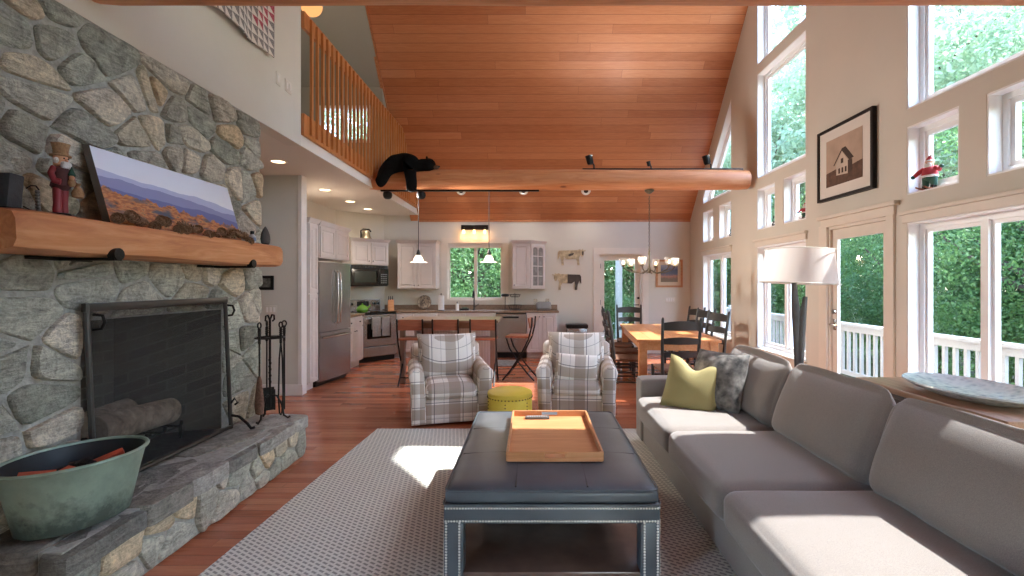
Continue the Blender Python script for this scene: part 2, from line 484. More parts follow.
# glazed door to the deck
w = MB()
for a_, b_ in ((DY0 - .09, DY0 + .005), (DY1 - .005, DY1 + .14)): w.box((XR - .022, a_, 0), (XR + .02, b_, DZ + .02), .004)
w.box((XR - .024, DY0 - .1, DZ), (XR + .02, DY1 + .1, DZ + .085), .004)
w.box((XR - .05, DY0 - .14, DZ + .085), (XR + .02, DY1 + .14, DZ + .125), .008)
tn += 1; struct(w.build('trim_%d' % tn, m_casing, smooth=0))
w = MB(); frame_ring(w, [(DY0, 0), (DY1, 0), (DY1, DZ), (DY0, DZ)], .03, 0, XR + .003, XR + .066)
door = struct(w.build('door_1', m_casing, smooth=0))
w = MB(); dz0 = .035
w.box((XR + .03, DY0 + .032, dz0), (XR + .062, DY0 + .10, DZ - .033)); w.box((XR + .03, DY1 - .115, dz0), (XR + .062, DY1 - .032, DZ - .033))
w.box((XR + .03, DY0 + .10, DZ - .14), (XR + .062, DY1 - .115, DZ - .033)); w.box((XR + .03, DY0 + .10, dz0), (XR + .062, DY1 - .115, .34))
leaf = w.build('door_leaf', m_casing, door, smooth=0)
g = MB(); g.box((XR + .042, DY0 + .095, .33), (XR + .048, DY1 - .11, DZ - .13)); g.build('glass', m_glass, leaf, smooth=0)
h = MB(); h.cyl((XR + .03, DY1 - .075, 1.0), (XR - .03, DY1 - .075, 1.0), .011); h.tube([(XR - .03, DY1 - .075, 1.0), (XR - .035, DY1 - .11, 1.0), (XR - .03, DY1 - .22, 1.0)], .009)
h.box((XR + .02, DY1 - .10, .94), (XR + .031, DY1 - .05, 1.06), .004); h.cyl((XR + .03, DY1 - .075, 1.14), (XR + .008, DY1 - .075, 1.14), .028)
h.build('door_handle', m_chrome, door)
# ---- back wall with the kitchen window and the glazed door
KW = (-1.775, -.619, 1.10, 2.275); BD = (1.36, 2.26, 2.06)
mb = MB(); wall_fill(mb, 1, YB, YB + .18, -4.2, XR + .2, 0, lambda x: EAVE + .12, [(KW[0], KW[1], KW[2], KW[3], KW[3]), (BD[0], BD[1], 0, BD[2], BD[2])])
struct(mb.build('wall_back', m_wall, smooth=0))
w = MB(); poly = [(KW[0], KW[2]), (KW[1], KW[2]), (KW[1], KW[3]), (KW[0], KW[3])]
frame_ring(w, poly, .02, 1, YB - .002, YB + .18)
frame_ring(w, [(KW[0] - .11, KW[2] - .1), (KW[1] + .11, KW[2] - .1), (KW[1] + .11, KW[3] + .11), (KW[0] - .11, KW[3] + .11)], .115, 1, YB - .022, YB + .005)
w.box((KW[0] - .14, YB - .05, KW[2] - .03), (KW[1] + .14, YB + .02, KW[2]))
xm = -1.19
for a_, b_ in ((KW[0] + .02, xm), (xm, KW[1] - .02)):
    frame_ring(w, [(a_, KW[2] + .02), (b_, KW[2] + .02), (b_, KW[3] - .02), (a_, KW[3] - .02)], .032, 1, YB + .06, YB + .11)
w.box((KW[0] + .02, YB + .02, KW[3] - .1), (KW[1] - .02, YB + .055, KW[3] - .02))
win = struct(w.build('window_%d' % (len(polys) + 1), m_casing, smooth=0))
g = MB(); g.box((KW[0] + .05, YB + .08, KW[2] + .05), (KW[1] - .05, YB + .086, KW[3] - .05)); g.build('glass', m_glass, win, smooth=0)
w = MB(); frame_ring(w, [(BD[0] - .12, -.12), (BD[1] + .12, -.12), (BD[1] + .12, BD[2] + .115), (BD[0] - .12, BD[2] + .115)], .125, 1, YB - .022, YB + .01)
w.box((BD[0] - .12, YB - .02, 0), (BD[0], YB, .001))
tn += 1; struct(w.build('trim_%d' % tn, m_trim, smooth=0))
w = MB(); frame_ring(w, [(BD[0], 0), (BD[1], 0), (BD[1], BD[2]), (BD[0], BD[2])], .03, 1, YB + .001, YB + .18)
door = struct(w.build('door_2', m_trim, smooth=0))
w = MB(); w.box((BD[0] + .03, YB + .10, .02), (BD[0] + .125, YB + .145, BD[2] - .03)); w.box((BD[1] - .14, YB + .10, .02), (BD[1] - .03, YB + .145, BD[2] - .03))
w.box((BD[0] + .125, YB + .10, BD[2] - .14), (BD[1] - .14, YB + .145, BD[2] - .03)); w.box((BD[0] + .125, YB + .10, .02), (BD[1] - .14, YB + .145, .28))
leaf = w.build('door_leaf', m_trim, door, smooth=0)
g = MB(); g.box((BD[0] + .12, YB + .12, .27), (BD[1] - .13, YB + .126, BD[2] - .13)); g.build('glass', m_glass, leaf, smooth=0)
for z in (.3, 1.05, 1.8):
    h = MB(); h.cyl((BD[0] + .03, YB + .015, z - .05), (BD[0] + .03, YB + .015, z + .05), .012); h.build('hinge', m_black, door)
h = MB(); h.cyl((BD[1] - .085, YB + .03, 1.0), (BD[1] - .085, YB - .03, 1.0), .01); h.tube([(BD[1] - .085, YB - .03, 1.0), (BD[1] - .2, YB - .03, 1.0)], .009); h.cyl((BD[1] - .085, YB + .03, 1.14), (BD[1] - .085, YB + .01, 1.14), .025)
h.build('door_handle', m_black, door)
# ---- kitchen's diagonal and left walls, wall of the hall
U = Vector((.68, .733)); NRM = Vector((.733, -.68))                 # along the diagonal wall, out of it
p0 = Vector((-3.07, YB)); p1 = p0 - U * 1.02
mb = MB(); q0, q1 = p0 - NRM * .12, p1 - NRM * .12
mb.hexa([(*p0, 0), (*q0, 0), (*q1, 0), (*p1, 0), (*p0, SOF), (*q0, SOF), (*q1, SOF), (*p1, SOF)])
struct(mb.build('wall_diagonal', m_wall, smooth=0))
mb = MB(); mb.box((p1.x - .12, 6.3, 0), (p1.x, p1.y + .03, SOF)); struct(mb.build('wall_kitchen', m_wall, smooth=0))
mb = MB(); mb.box((-4.6, 6.2, 0), (-3.03, 6.32, SOF)); struct(mb.build('wall_hall', m_wall, smooth=0))
mb = MB(); mb.box((-3.03, 6.19, 0), (-2.985, 6.33, SOF)); tn += 1; struct(mb.build('trim_%d' % tn, m_white, smooth=0))
mb = MB(); mb.box((-4.72, 4.1, 0), (-4.6, 6.32, SOF)); mb.box((-4.72, 3.98, 0), (-2.97, 4.1, SOF + .1)); struct(mb.build('wall_passage', m_wall, smooth=0))
mb = MB(); mb.box((-4.6, 6.182, 0), (-2.97, 6.2, .14), .004); struct(mb.build('baseboard_hall', m_white, smooth=0))
mb = MB(); mb.box((XR - .016, 5.37, 0), (XR, YB, .13), .004); struct(mb.build('baseboard_right', m_casing, smooth=0))
mb = MB(); mb.box((.56, YB - .016, 0), (BD[0] - .12, YB, .13), .004); mb.box((BD[1] + .12, YB - .016, 0), (XR, YB, .13), .004); struct(mb.build('baseboard_back', m_trim, smooth=0))
mb = MB(); mb.box((-2.6, -.62, 0), (.6, -.5, 2.2)); struct(mb.build('front_light_block', m_wall, smooth=0))  # unseen partial wall added behind the camera to cut front sky light
# ---- loft: floor slab with its soffit, the wall over the chimney, inner walls
mb = MB(); mb.box((-4.6, 4.12, SOF), (XL - .14, 4.86, 2.97)); mb.box((-4.6, 4.86, SOF), (XL, YB, 2.97)); struct(mb.build('ceiling_kitchen', m_wallw, smooth=0))
mb = MB(); mb.prism([(.2, SOF), (4.86, SOF), (4.86, roof(4.86) + .05), (.2, roof(.2) + .05)], 0, XL - .14, XL); struct(mb.build('wall_left', m_wall, smooth=0))
LB = 8.04
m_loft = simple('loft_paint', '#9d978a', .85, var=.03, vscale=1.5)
mb = MB(); wall_fill(mb, 1, LB, LB + .12, -4.6, XE, 2.97, lambda x: roof(LB) + .03, [(-3.6, -2.72, 3.8, 4.42, 4.42)]); struct(mb.build('wall_loft', m_loft, smooth=0))
w = MB(); poly = [(-3.6, 3.8), (-2.72, 3.8), (-2.72, 4.42), (-3.6, 4.42)]; frame_ring(w, poly, .05, 1, LB - .01, LB + .12); w.box((-3.19, LB + .03, 3.83), (-3.13, LB + .08, 4.4))
win = struct(w.build('window_%d' % (len(polys) + 2), m_vinyl, smooth=0)); g = MB(); g.box((-3.56, LB + .06, 3.84), (-2.76, LB + .065, 4.38)); g.build('glass', m_glass, win, smooth=0)
mb = MB(); mb.prism([(LB + .12, 2.97), (9.66, 2.97), (9.66, 2.985), (LB + .12, roof(LB + .12))], 0, XE - .1, XE); struct(mb.build('wall_cheek', m_loft, smooth=0))
mb = MB(); mb.box((-4.72, 4.1, 2.97), (-4.6, LB, 8.2)); struct(mb.build('wall_loft_side', m_loft, smooth=0))
mb = MB(); mb.box((-4.6, 4.72, 2.97), (XL - .14, 4.84, 8.05)); struct(mb.build('wall_loft_front', m_loft, smooth=0))
# ---- boarded ceiling, two slopes
def slope_slab(name, x0, x1, ya, yb, mat, t_=.16):
    mb = MB()
    za, zb = roof(ya), roof(yb)
    mb.hexa([(x0, ya, za), (x1, ya, za), (x1, yb, zb), (x0, yb, zb), (x0, ya, za + t_), (x1, ya, za + t_), (x1, yb, zb + t_), (x0, yb, zb + t_)])
    o = struct(mb.build(name, mat, smooth=0)); me = o.data
    uvl = me.uv_layers.new(name='UVMap'); k = math.hypot(1, PITCH)
    for li, l in enumerate(me.loops):
        c = me.vertices[l.vertex_index].co; uvl.data[li].uv = (c.x + 3.3, (c.y - YRIDGE) * k + 20)
    return o
slope_slab('ceiling', XE, XR + .2, YRIDGE, YB + .15, m_ceil)
slope_slab('ceiling_front', XL - .1, XR + .2, -1.6, YRIDGE, m_ceil)
slope_slab('ceiling_loft', -4.72, XE, YRIDGE - .1, LB + .12, m_loft)
m_edge = wood('edge_wood', ('#a3623c', '#bb7a50', '#ca9068'), .45, 1)
mb = MB()
ya, yb = YRIDGE, LB + .9
mb.hexa([(XE - .035, ya, roof(ya) - .03), (XE + .02, ya, roof(ya) - .03), (XE + .02, yb, roof(yb) - .03), (XE - .035, yb, roof(yb) - .03),
         (XE - .035, ya, roof(ya) + .02), (XE + .02, ya, roof(ya) + .02), (XE + .02, yb, roof(yb) + .02), (XE - .035, yb, roof(yb) + .02)])
tn += 1; struct(mb.build('trim_%d' % tn, m_edge, smooth=0))
mb = MB(); mb.box((XL, YB - .02, EAVE - .02), (XR, YB, EAVE + .04)); tn += 1; struct(mb.build('trim_%d' % tn, m_edge, smooth=0))

# ================================================================== STONE FIREPLACE
def clip(poly, p, n):
    out = []
    for i in range(len(poly)):
        a, b = poly[i-1], poly[i]
        da, db = (a[0]-p[0])*n[0] + (a[1]-p[1])*n[1], (b[0]-p[0])*n[0] + (b[1]-p[1])*n[1]
        if (da <= 0) != (db <= 0):
            t_ = da / (da - db); out.append((a[0] + (b[0]-a[0])*t_, a[1] + (b[1]-a[1])*t_))
        if db <= 0: out.append(b)
    return out
STONE_COLS = ['#b2ad9e', '#a8a89a', '#bab5a6', '#a2a296', '#b4ac98', '#c0b8a8', '#9c9e92', '#aaaa9e', '#bcb09a', '#bfae90', '#9ea296', '#aeaa9c', '#b6ae9e', '#a4a496', '#929488']
class Stones:
    def __init__(self): self.mb = MB(); self.cols = []
    def lay(self, u0, u1, v0, v1, size, aspect, relief, fmap, seed, gap=.012, holes=(), flat=False, cols=STONE_COLS):
        rr = random.Random(seed)
        W, Hh = u1 - u0, v1 - v0
        nv = max(1, round(Hh / size)); seeds = []
        for j in range(nv):
            su = size * aspect * rr.uniform(.85, 1.15); nu = max(1, round(W / su)); ph = rr.random()
            for i in range(nu + 1):
                uu = u0 + (i + ph - .5 + rr.uniform(-.36, .36)) * W / nu; vv = v0 + (j + .5 + rr.uniform(-.42, .42)) * Hh / nv
                if rr.random() < .17: continue
                if u0 < uu < u1: seeds.append((uu, vv))
                if rr.random() < .16: seeds.append((min(u1 - .01, max(u0 + .01, uu + rr.uniform(-.5, .5)*su)), vv + rr.uniform(-.3, .3)*size))
        seeds = [s for s in seeds if not any(h[0] < s[0] < h[1] and h[2] < s[1] < h[3] for h in holes)]
        A = aspect * .8
        for s in seeds:
            poly = [(u0, v0), (u1, v0), (u1, v1), (u0, v1)]
            near = sorted(seeds, key=lambda q: ((q[0]-s[0])/A)**2 + (q[1]-s[1])**2)[1:22]
            for q in near:
                mid = ((s[0]+q[0])/2, (s[1]+q[1])/2); n = ((q[0]-s[0])/A**2, q[1]-s[1])
                poly = clip(poly, mid, n)
                if len(poly) < 3: break
            for h in holes:
                if s[1] <= h[2] and len(poly) >= 3: poly = clip(poly, (0, h[2]), (0, 1)) if h[0] - .6 < s[0] < h[1] + .6 else poly; continue
                if h[2] - .02 < s[1] < h[3] + .25 or len(poly) < 3:
                    if s[0] <= h[0]: poly = clip(poly, (h[0], 0), (1, 0)) if any(h[0] < p[0] and h[2] < p[1] < h[3] for p in poly) else poly
                    elif s[0] >= h[1]: poly = clip(poly, (h[1], 0), (-1, 0)) if any(p[0] < h[1] and h[2] < p[1] < h[3] for p in poly) else poly
                    else: poly = clip(poly, (0, h[3]), (0, -1))
            if len(poly) < 3: continue
            self.stone(poly, relief * rr.uniform(.65, 1.2), gap, fmap, rr, flat, cols)
    def stone(self, poly, h, gap, fmap, rr, flat, cols):
        cx = sum(p[0] for p in poly) / len(poly); cy = sum(p[1] for p in poly) / len(poly)
        try: poly = inset(poly, gap * rr.uniform(.5, 1.3))
        except ZeroDivisionError: return
        sz = max(max(abs(p[0]-cx), abs(p[1]-cy)) for p in poly)
        if sz > 1.2 or sz < .02: return
        for c1 in ((.15, .24) if not flat else (.1, .22)):             # round the corners
            q = []
            for i in range(len(poly)):
                a, b = poly[i], poly[(i+1) % len(poly)]
                q += [(a[0]+(b[0]-a[0])*c1, a[1]+(b[1]-a[1])*c1), (b[0]+(a[0]-b[0])*c1, b[1]+(a[1]-b[1])*c1)]
            poly = q
        n = len(poly); ph = rr.uniform(0, 50)
        tilt = (rr.uniform(-.25, .25) * h / max(sz, .05), rr.uniform(-.25, .25) * h / max(sz, .05))
        rings = []
        prof = ((1.0, -.6), (1.0, .3), (.975, .7), (.92, .95), (.6, 1.02), (.25, 1.05)) if not flat else ((1.0, -.6), (1.0, .7), (.97, .96), (.7, 1.0), (.3, 1.0))
        for s, k in prof:
            ring = []
            for i, p in enumerate(poly):
                wob = 1 + .07 * mnoise.noise(Vector((p[0]*9 + ph, p[1]*9, 0)))
                u, v = cx + (p[0]-cx)*s*wob, cy + (p[1]-cy)*s*wob
                hh = h * k
                if k > .5 and not flat: hh += ((u-cx)*tilt[0] + (v-cy)*tilt[1]) * 1.3 + h*.34*mnoise.noise(Vector((u*13+ph, v*13, 3)))
                ring.append(fmap(u, v, hh))
            rings.append(ring)
        b = len(self.mb.v); self.mb.ring_skin(rings, False, True)
        c = lin(rr.choice(cols)); f = rr.uniform(.8, 1.16)
        self.cols += [(c[0]*f, c[1]*f, c[2]*f, 1)] * (len(self.mb.v) - b)
    def build(self, name, parent, smooth=50):
        o = self.mb.build(name, m_stone, parent, smooth=smooth)
        a_ = o.data.color_attributes.new('stone', 'FLOAT_COLOR', 'POINT')
        for i, c in enumerate(self.cols): a_.data[i].color = c
        return o
HX, HZ, HY0, HY1 = -1.9, .353, 1.95, 4.05
FO = (2.5, 3.63, HZ, 1.25)                                           # firebox opening
CEND = 4.14
fire = thing('stone_fireplace', 'grey fieldstone fireplace and raised hearth filling the left wall', 'fireplace', (XL, 3.0, 0))
off = Matrix.Translation((-XL, -3.0, 0))
s = Stones(); s.lay(.3, CEND, 0, SOF, .16, 1.75, .036, lambda u, v, h: (h - .012, u - 3.0, v), 11, holes=[FO], gap=.010)
s.build('stone_face', fire)
mb = MB(); MX = XL - .006
mb.box((MX - .6, .3, 0), (MX, FO[0], SOF)); mb.box((MX - .6, FO[1], 0), (MX, CEND - .015, SOF)); mb.box((MX - .6, FO[0], FO[3]), (MX, FO[1], SOF)); mb.box((MX - .6, FO[0], 0), (MX, FO[1], HZ))
o = mb.build('mortar_bed', m_mortar, fire, smooth=0); o.data.transform(off)
# end face of the chimney
s = Stones(); s.lay(XL - .6, XL, 0, SOF, .22, 1.2, .03, lambda u, v, h: (u - XL, CEND - 3.0 - .02 + h, v), 5); s.build('stone_return', fire)
# firebox of dark brick
t = NT('fire_brick'); v = t.coord('UV')
br = t.node('ShaderNodeTexBrick', i={'Scale': 1.0, 'Mortar Size': .006, 'Brick Width': .22, 'Row Height': .075, 'Color1': lin('#5b5650'), 'Color2': lin('#726c64'), 'Mortar': lin('#77736b')}); t.link(v, br.inputs['Vector'])
m_fb = t.bsdf(t.mix(t.math('MULTIPLY', t.noise(t.coord(), 4, 3), .5), br.outputs['Color'], lin('#3a3734')), .95, 0, br.outputs['Fac'], .3, .004)
mb = MB(); f0, f1, fd = FO[0], FO[1], .62
X0 = XL - .01
a = [(X0, f0, HZ), (X0, f1, HZ), (X0 - fd, f1 - .22, HZ), (X0 - fd, f0 + .22, HZ)]
b = [(p[0], p[1], FO[3]) for p in a]
P = lambda p: (p[0] - XL, p[1] - 3.0, p[2])
for q in ([a[1], a[2], b[2], b[1]], [a[2], a[3], b[3], b[2]], [a[3], a[0], b[0], b[3]], [a[0], a[3], a[2], a[1]], [b[0], b[1], b[2], b[3]]):
    mb.raw([P(p) for p in q], [(0, 1, 2, 3)])
o = mb.build('firebox', m_fb, fire, smooth=0); box_uv(o.data)
# raised hearth
s = Stones()
s.lay(HY0, HY1, 0, .285, .125, 1.4, .026, lambda u, v, h: (HX - XL - .03 + h, u - 3.0, v), 23, gap=.008)
s.lay(XL, HX, 0, .285, .125, 1.3, .026, lambda u, v, h: (u - XL, HY0 - 3.0 + .03 - h, v), 29, gap=.008)
s.lay(XL, HX, 0, .285, .125, 1.3, .026, lambda u, v, h: (u - XL, HY1 - 3.0 - .03 + h, v), 31, gap=.008)
s.build('hearth_stones', fire)
mb = MB(); mb.box((XL - .05, HY0 + .02, 0), (HX - .035, HY1 - .02, HZ - .012)); o = mb.build('hearth_core', m_mortar, fire, smooth=0); o.data.transform(off)
s = Stones(); s.lay(XL - .02, HX + .025, HY0 - .02, HY1 + .02, .36, .75, .066, lambda u, v, h: (u - XL, v - 3.0, HZ - .066 + h + .012 * mnoise.noise(Vector((u*6, v*6, 1)))), 41, gap=.004, flat=True,
    cols=['#83817a', '#77766f', '#8e8a80', '#6b665e', '#94918a', '#7c776c'])
s.build('hearth_slabs', fire)

# ================================================================== LOGS, LOFT RAIL
def log_mesh(x0, x1, y, z, r, seed=0, n=22):
    mb = MB(); rings = []; m = 40
    for i in range(m + 1):
        x = x0 + (x1 - x0) * i / m
        rr = r * (1 + .035 * mnoise.noise(Vector((x * .9, seed, 0))))
        if i in (0, m): rr *= .93
        ring = []
        for k in range(n):
            a_ = 2*PI*k/n
            w = rr * (1 + .03 * mnoise.noise(Vector((x*1.5, math.cos(a_)*1.5 + seed, math.sin(a_)*1.5))))
            ring.append((x, y + w*math.cos(a_), z + w*math.sin(a_)))
        rings.append(ring)
        if i == 0: rings[0:0] = []
    return mb.ring_skin(rings)
LY, LZ, LR = 7.1, 2.975, .15
lo = log_mesh(XL - .06, 3.17, LY, LZ, LR, 3).build('log_beam', m_log)
struct(tag(lo, 'peeled log tie beam carrying the plush bear, ending at the gable wall', 'beam', 'log tie beams'))
lo = log_mesh(XL - .03, XR, 2.55, 3.095, .15, 9).build('log_beam', m_log)
struct(tag(lo, 'peeled log tie beam crossing the very top of the picture', 'beam', 'log tie beams'))
rail = thing('loft_railing', 'orange wooden loft railing of square upright balusters', 'railing', (XL, 4.86, 2.95))
mb = MB(); mb.box((.0, 0, 0), (.035, YB - 4.86 - .02, .22), .004); mb.build('bottom_board', m_rail, rail, smooth=0)
yt = YB - (4.2 - EAVE) / PITCH - .02
mb = MB(); mb.prism([(0, 1.09), (yt - 4.86 + .13, 1.09), (yt - 4.86, 1.255), (0, 1.255)], 0, .0, .035); mb.build('top_rail', m_rail, rail, smooth=0)
for k in range(40):
    y = 4.99 + k * .132
    if y > YB - .25: break
    zt = min(1.225, roof(y) - 2.95 - .06)
    mb = MB(); mb.prism([(y - 4.86 - .017, .03), (y - 4.86 + .017, .03), (y - 4.86 + .017, zt - (.04 if zt < 1.2 else 0)), (y - 4.86 - .017, zt)], 0, .036, .062); mb.build('baluster', m_rail, rail, smooth=0)
# ================================================================== helpers for things built in room coordinates
def part(mb, name, mat, root, **kw):
    o = mb.build(name, mat, None, **kw)
    o.parent = root
    o.matrix_parent_inverse = Matrix.LocRotScale(root.location, root.rotation_euler, None).inverted()
    return o
def solo(mb, name, mat, label, cat, group=None, **kw): return tag(mb.build(name, mat, **kw), label, cat, group)

def pillow_mb(w, h, t_, n=16, pinch=.07, chop=0.0, seed=0, wob=.004, mat=None):
    mb = MB(); vs = []; idx = {}
    def pt(i, j, s):
        u, v = -1 + 2*i/n, -1 + 2*j/n
        k = max(0.0, (1-u*u)*(1-v*v)) ** .42
        x = w/2*u*(1 - pinch*(1-v*v)); z = h/2*v*(1 - pinch*(1-u*u))
        if chop: z -= chop * math.exp(-(u/.42)**2) * max(0, (v+.4)/1.4)**2
        y = s*t_/2*k
        q = mnoise.noise_vector(Vector((x*7+seed*3.3, z*7, s*2)))*wob*(.3+k)
        return (x+q.x, y+q.y, z+q.z)
    fs = []
    for s in (-1, 1):
        for j in range(n+1):
            for i in range(n+1):
                edge = i in (0, n) or j in (0, n)
                if edge and s == 1: idx[(s, i, j)] = idx[(-1, i, j)]; continue
                idx[(s, i, j)] = len(vs); vs.append(pt(i, j, s if not edge else 0))
        for j in range(n):
            for i in range(n):
                q = [idx[(s, i, j)], idx[(s, i+1, j)], idx[(s, i+1, j+1)], idx[(s, i, j+1)]]
                fs.append(q if s == -1 else q[::-1])
    return mb.raw(vs, fs, mat)

# ================================================================== MANTEL AND WHAT STANDS ON IT
mant = thing('mantel_beam', 'hewn reddish wooden mantel beam on black iron straps across the fieldstone', 'mantel', (XL, 2.9, 1.56))
mb = MB(); rings = []
for i in range(33):
    y = 1.915 + (3.955 - 1.915) * i / 32
    e = 1 if 0 < i < 32 else .95
    ring = []
    for (x, z) in ((XL, 1.58), (-2.11, 1.578), (-2.062, 1.592), (-2.046, 1.625), (-2.046, 1.715), (-2.062, 1.745), (-2.11, 1.756), (XL, 1.756)):
        n_ = mnoise.noise_vector(Vector((y*2.2, x*4, z*5))) * .012
        ring.append((XL + (x - XL) * e + (n_.x if x > XL else 0), y, 1.66 + (z - 1.66) * e + (n_.z if x > XL else 0)))
    rings.append(ring)
part(mb.ring_skin(rings), 'beam', m_mantel, mant, smooth=30)
for y in (2.36, 3.5):
    w = MB(); w.box((XL + .03, y - .022, 1.56), (-2.04, y + .022, 1.574)); w.cyl((-2.07, y, 1.59), (-2.032, y, 1.592), .03, n=18); w.box((XL, y - .16, 1.56), (XL + .04, y + .16, 1.577), .003)
    part(w, 'iron_strap', m_iron, mant)
MZ = 1.756
# canvas with an autumn hill landscape
t = NT('landscape_paint'); v = t.coord('UV'); x, y, z = t.sep(v)
nA = t.node('ShaderNodeTexNoise', i={'Scale': 2.2, 'Detail': 3.0}); cmb = t.node('ShaderNodeCombineXYZ'); t.link(x, cmb.inputs[0]); t.link(cmb.outputs[0], nA.inputs['Vector'])
nB = t.node('ShaderNodeTexNoise', i={'Scale': 3.4, 'Detail': 4.0}); cb2 = t.node('ShaderNodeCombineXYZ', i={1: 7.0}); t.link(x, cb2.inputs[0]); t.link(cb2.outputs[0], nB.inputs['Vector'])
nC = t.node('ShaderNodeTexNoise', i={'Scale': 6.0, 'Detail': 5.0}); t.link(v, nC.inputs['Vector'])
nD = t.node('ShaderNodeTexNoise', i={'Scale': 26.0, 'Detail': 4.0}); t.link(v, nD.inputs['Vector'])
sky = t.ramp(y, [(.6, lin('#e8ebf4')), (1.0, lin('#dae0f0'))])
c = sky
def layer(c, base, amp, n_, colr):
    edge = t.math('ADD', base, t.math('MULTIPLY', t.math('SUBTRACT', n_, .5), amp))
    return t.mix(t.math('LESS_THAN', y, edge), c, colr)
lean = t.math('MULTIPLY', x, -.14)
c = layer(c, t.math('ADD', lean, .72), .25, nA.outputs['Fac'], lin('#b4bbd8'))
c = layer(c, t.math('ADD', lean, .63), .22, nB.outputs['Fac'], lin('#8b8fb8'))
c = layer(c, t.math('ADD', lean, .50), .25, nA.outputs['Fac'], lin('#6c70a0'))
tree = t.ramp(nD.outputs['Fac'], [(.3, lin('#5e4a44')), (.45, lin('#b06c42')), (.58, lin('#cf8c58')), (.7, lin('#7a6a54'))])
tree = t.mix(t.ramp(nC.outputs['Fac'], [(.5, (0, 0, 0, 1)), (.62, (1, 1, 1, 1))]), tree, lin('#5a5a66'))
nE = t.node('ShaderNodeTexNoise', i={'Scale': 13.0, 'Detail': 4.0}); cb3 = t.node('ShaderNodeCombineXYZ', i={1: 3.0}); t.link(x, cb3.inputs[0]); t.link(cb3.outputs[0], nE.inputs['Vector'])
c = layer(c, t.math('ADD', t.math('MULTIPLY', x, -.20), .46), .5, nE.outputs['Fac'], tree)
m_land = t.bsdf(c, .7)
m_canvas_edge = simple('canvas_edge', '#6a665f', .8)
cv = thing('canvas_painting', 'wide canvas of misty blue hills and autumn trees leaning on the mantel', 'picture', (-2.17, 3.0, MZ))
mb = MB(); y0, y1 = 2.46, 3.57; xb, xt, hgt = -2.165, -2.275, .40
mb.hexa([(xb, y0, MZ), (xb, y1, MZ), (xb - .04, y1, MZ), (xb - .04, y0, MZ), (xt, y0, MZ + hgt), (xt, y1, MZ + hgt), (xt - .04, y1, MZ + hgt + .01), (xt - .04, y0, MZ + hgt + .01)])
part(mb, 'stretched_canvas', m_canvas_edge, cv, smooth=0)
mb = MB(); e = .0015
mb.hexa([(xb + e, y0, MZ + .001), (xb + e, y1, MZ + .001), (xb, y1, MZ), (xb, y0, MZ), (xt + e, y0, MZ + hgt), (xt + e, y1, MZ + hgt), (xt, y1, MZ + hgt), (xt, y0, MZ + hgt)])
o = part(mb, 'landscape_picture', m_land, cv, smooth=0)
uvl = o.data.uv_layers.new(name='UVMap')
for li, l in enumerate(o.data.loops):
    c_ = o.data.vertices[l.vertex_index].co; uvl.data[li].uv = ((c_.y - y0) / (y1 - y0), (c_.z - MZ) / hgt)
# pine cones
m_cone = simple('pine_cone', '#94755a', .8, var=.4, vscale=40)
def cone_mb(seed):
    mb = MB(); rr = random.Random(seed); L = .075
    mb.lathe([(.001, 0), (.012, .01), (.017, .03), (.012, .055), (.002, L)], 10)
    for k in range(46):
        f = k / 46; z = .004 + f * (L - .008); r0 = .012 * math.sin(PI * (f * .8 + .12)); ln = .017 * math.sin(PI * (f * .75 + .2))
        a_ = k * 2.4
        d = Vector((math.cos(a_), math.sin(a_), 0)); s_ = Vector((-d.y, d.x, 0))
        p = d * r0 + Vector((0, 0, z)); q = d * (r0 + ln) + Vector((0, 0, z + .008))
        mb.raw([p - s_*.004, p + s_*.004, q + s_*.008 + Vector((0, 0, .002)), q - s_*.008 + Vector((0, 0, .002)), p + Vector((0, 0, -.004)), q + Vector((0, 0, -.004))],
               [(0, 1, 2, 3), (1, 0, 4), (4, 5, 2, 1), (0, 3, 5, 4), (3, 2, 5)])
    return mb
cone0 = solo(cone_mb(1), 'pine_cone', m_cone, 'brown pine cone in the row lying before the landscape canvas', 'pine cone', 'pine cones along the canvas', smooth=0)
rr = random.Random(3)
for k in range(22):
    o = cone0 if k == 0 else dup(cone0)
    o.location = (-2.105 + rr.uniform(-.012, .012), 2.47 + k * .0525, MZ + .025); o.rotation_euler = (R(rr.uniform(55, 125)), R(rr.uniform(-30, 30)), R(rr.uniform(-60, 60)))
# nutcracker
m_red = simple('red_paint', '#8e2f36', .5); m_burlap = simple('burlap', '#9a7a58', .9, var=.25, vscale=60, bump=.4); m_hair = simple('white_fleece', '#d8d4d0', .95, bump=.5, bscale=120)
m_skin = simple('painted_skin', '#d9a27c', .5); m_green = simple('green_cloth', '#1f4a3c', .7); m_maroon = simple('maroon_cloth', '#4e2a2a', .8)
nut = thing('nutcracker_figure', 'red nutcracker figure in a tall brown hat holding a burlap sack', 'figurine', (-2.17, 2.205, MZ))
nut.scale = (.74, .74, .92)
def loc(root): return Matrix.Translation(root.location)
def p_(root, name, mat, fn, **kw):
    mb = MB(); fn(mb); return mb.build(name, mat, root, **kw)
p_(nut, 'base', m_black, lambda m: m.lathe([(.05, 0), (.05, .012), (.042, .016)], 20))
for s in (-1, 1): p_(nut, 'leg', m_red, lambda m: m.lathe([(.021, .014), (.023, .03), (.02, .06), (.024, .13), (.02, .15)], 14, (0, s*.02, 0)))
p_(nut, 'torso', m_maroon, lambda m: m.lathe([(.034, .13), (.05, .15), (.046, .165), (.038, .18), (.044, .21), (.048, .235), (.03, .246), (.018, .25)], 20))
for s in (-1, 1): p_(nut, 'arm', m_red, lambda m: m.tube([(0, s*.044, .235), (.006, s*.066, .205), (.02, s*.06, .17), (.045, s*.045, .165)], [.016, .017, .016, .015], 10))
hd = p_(nut, 'head', m_skin, lambda m: (m.lathe([(.018, .245), (.034, .255), (.036, .28), (.033, .30), (.02, .306)], 18), m.sphere((.037, 0, .277), .009, 8)))
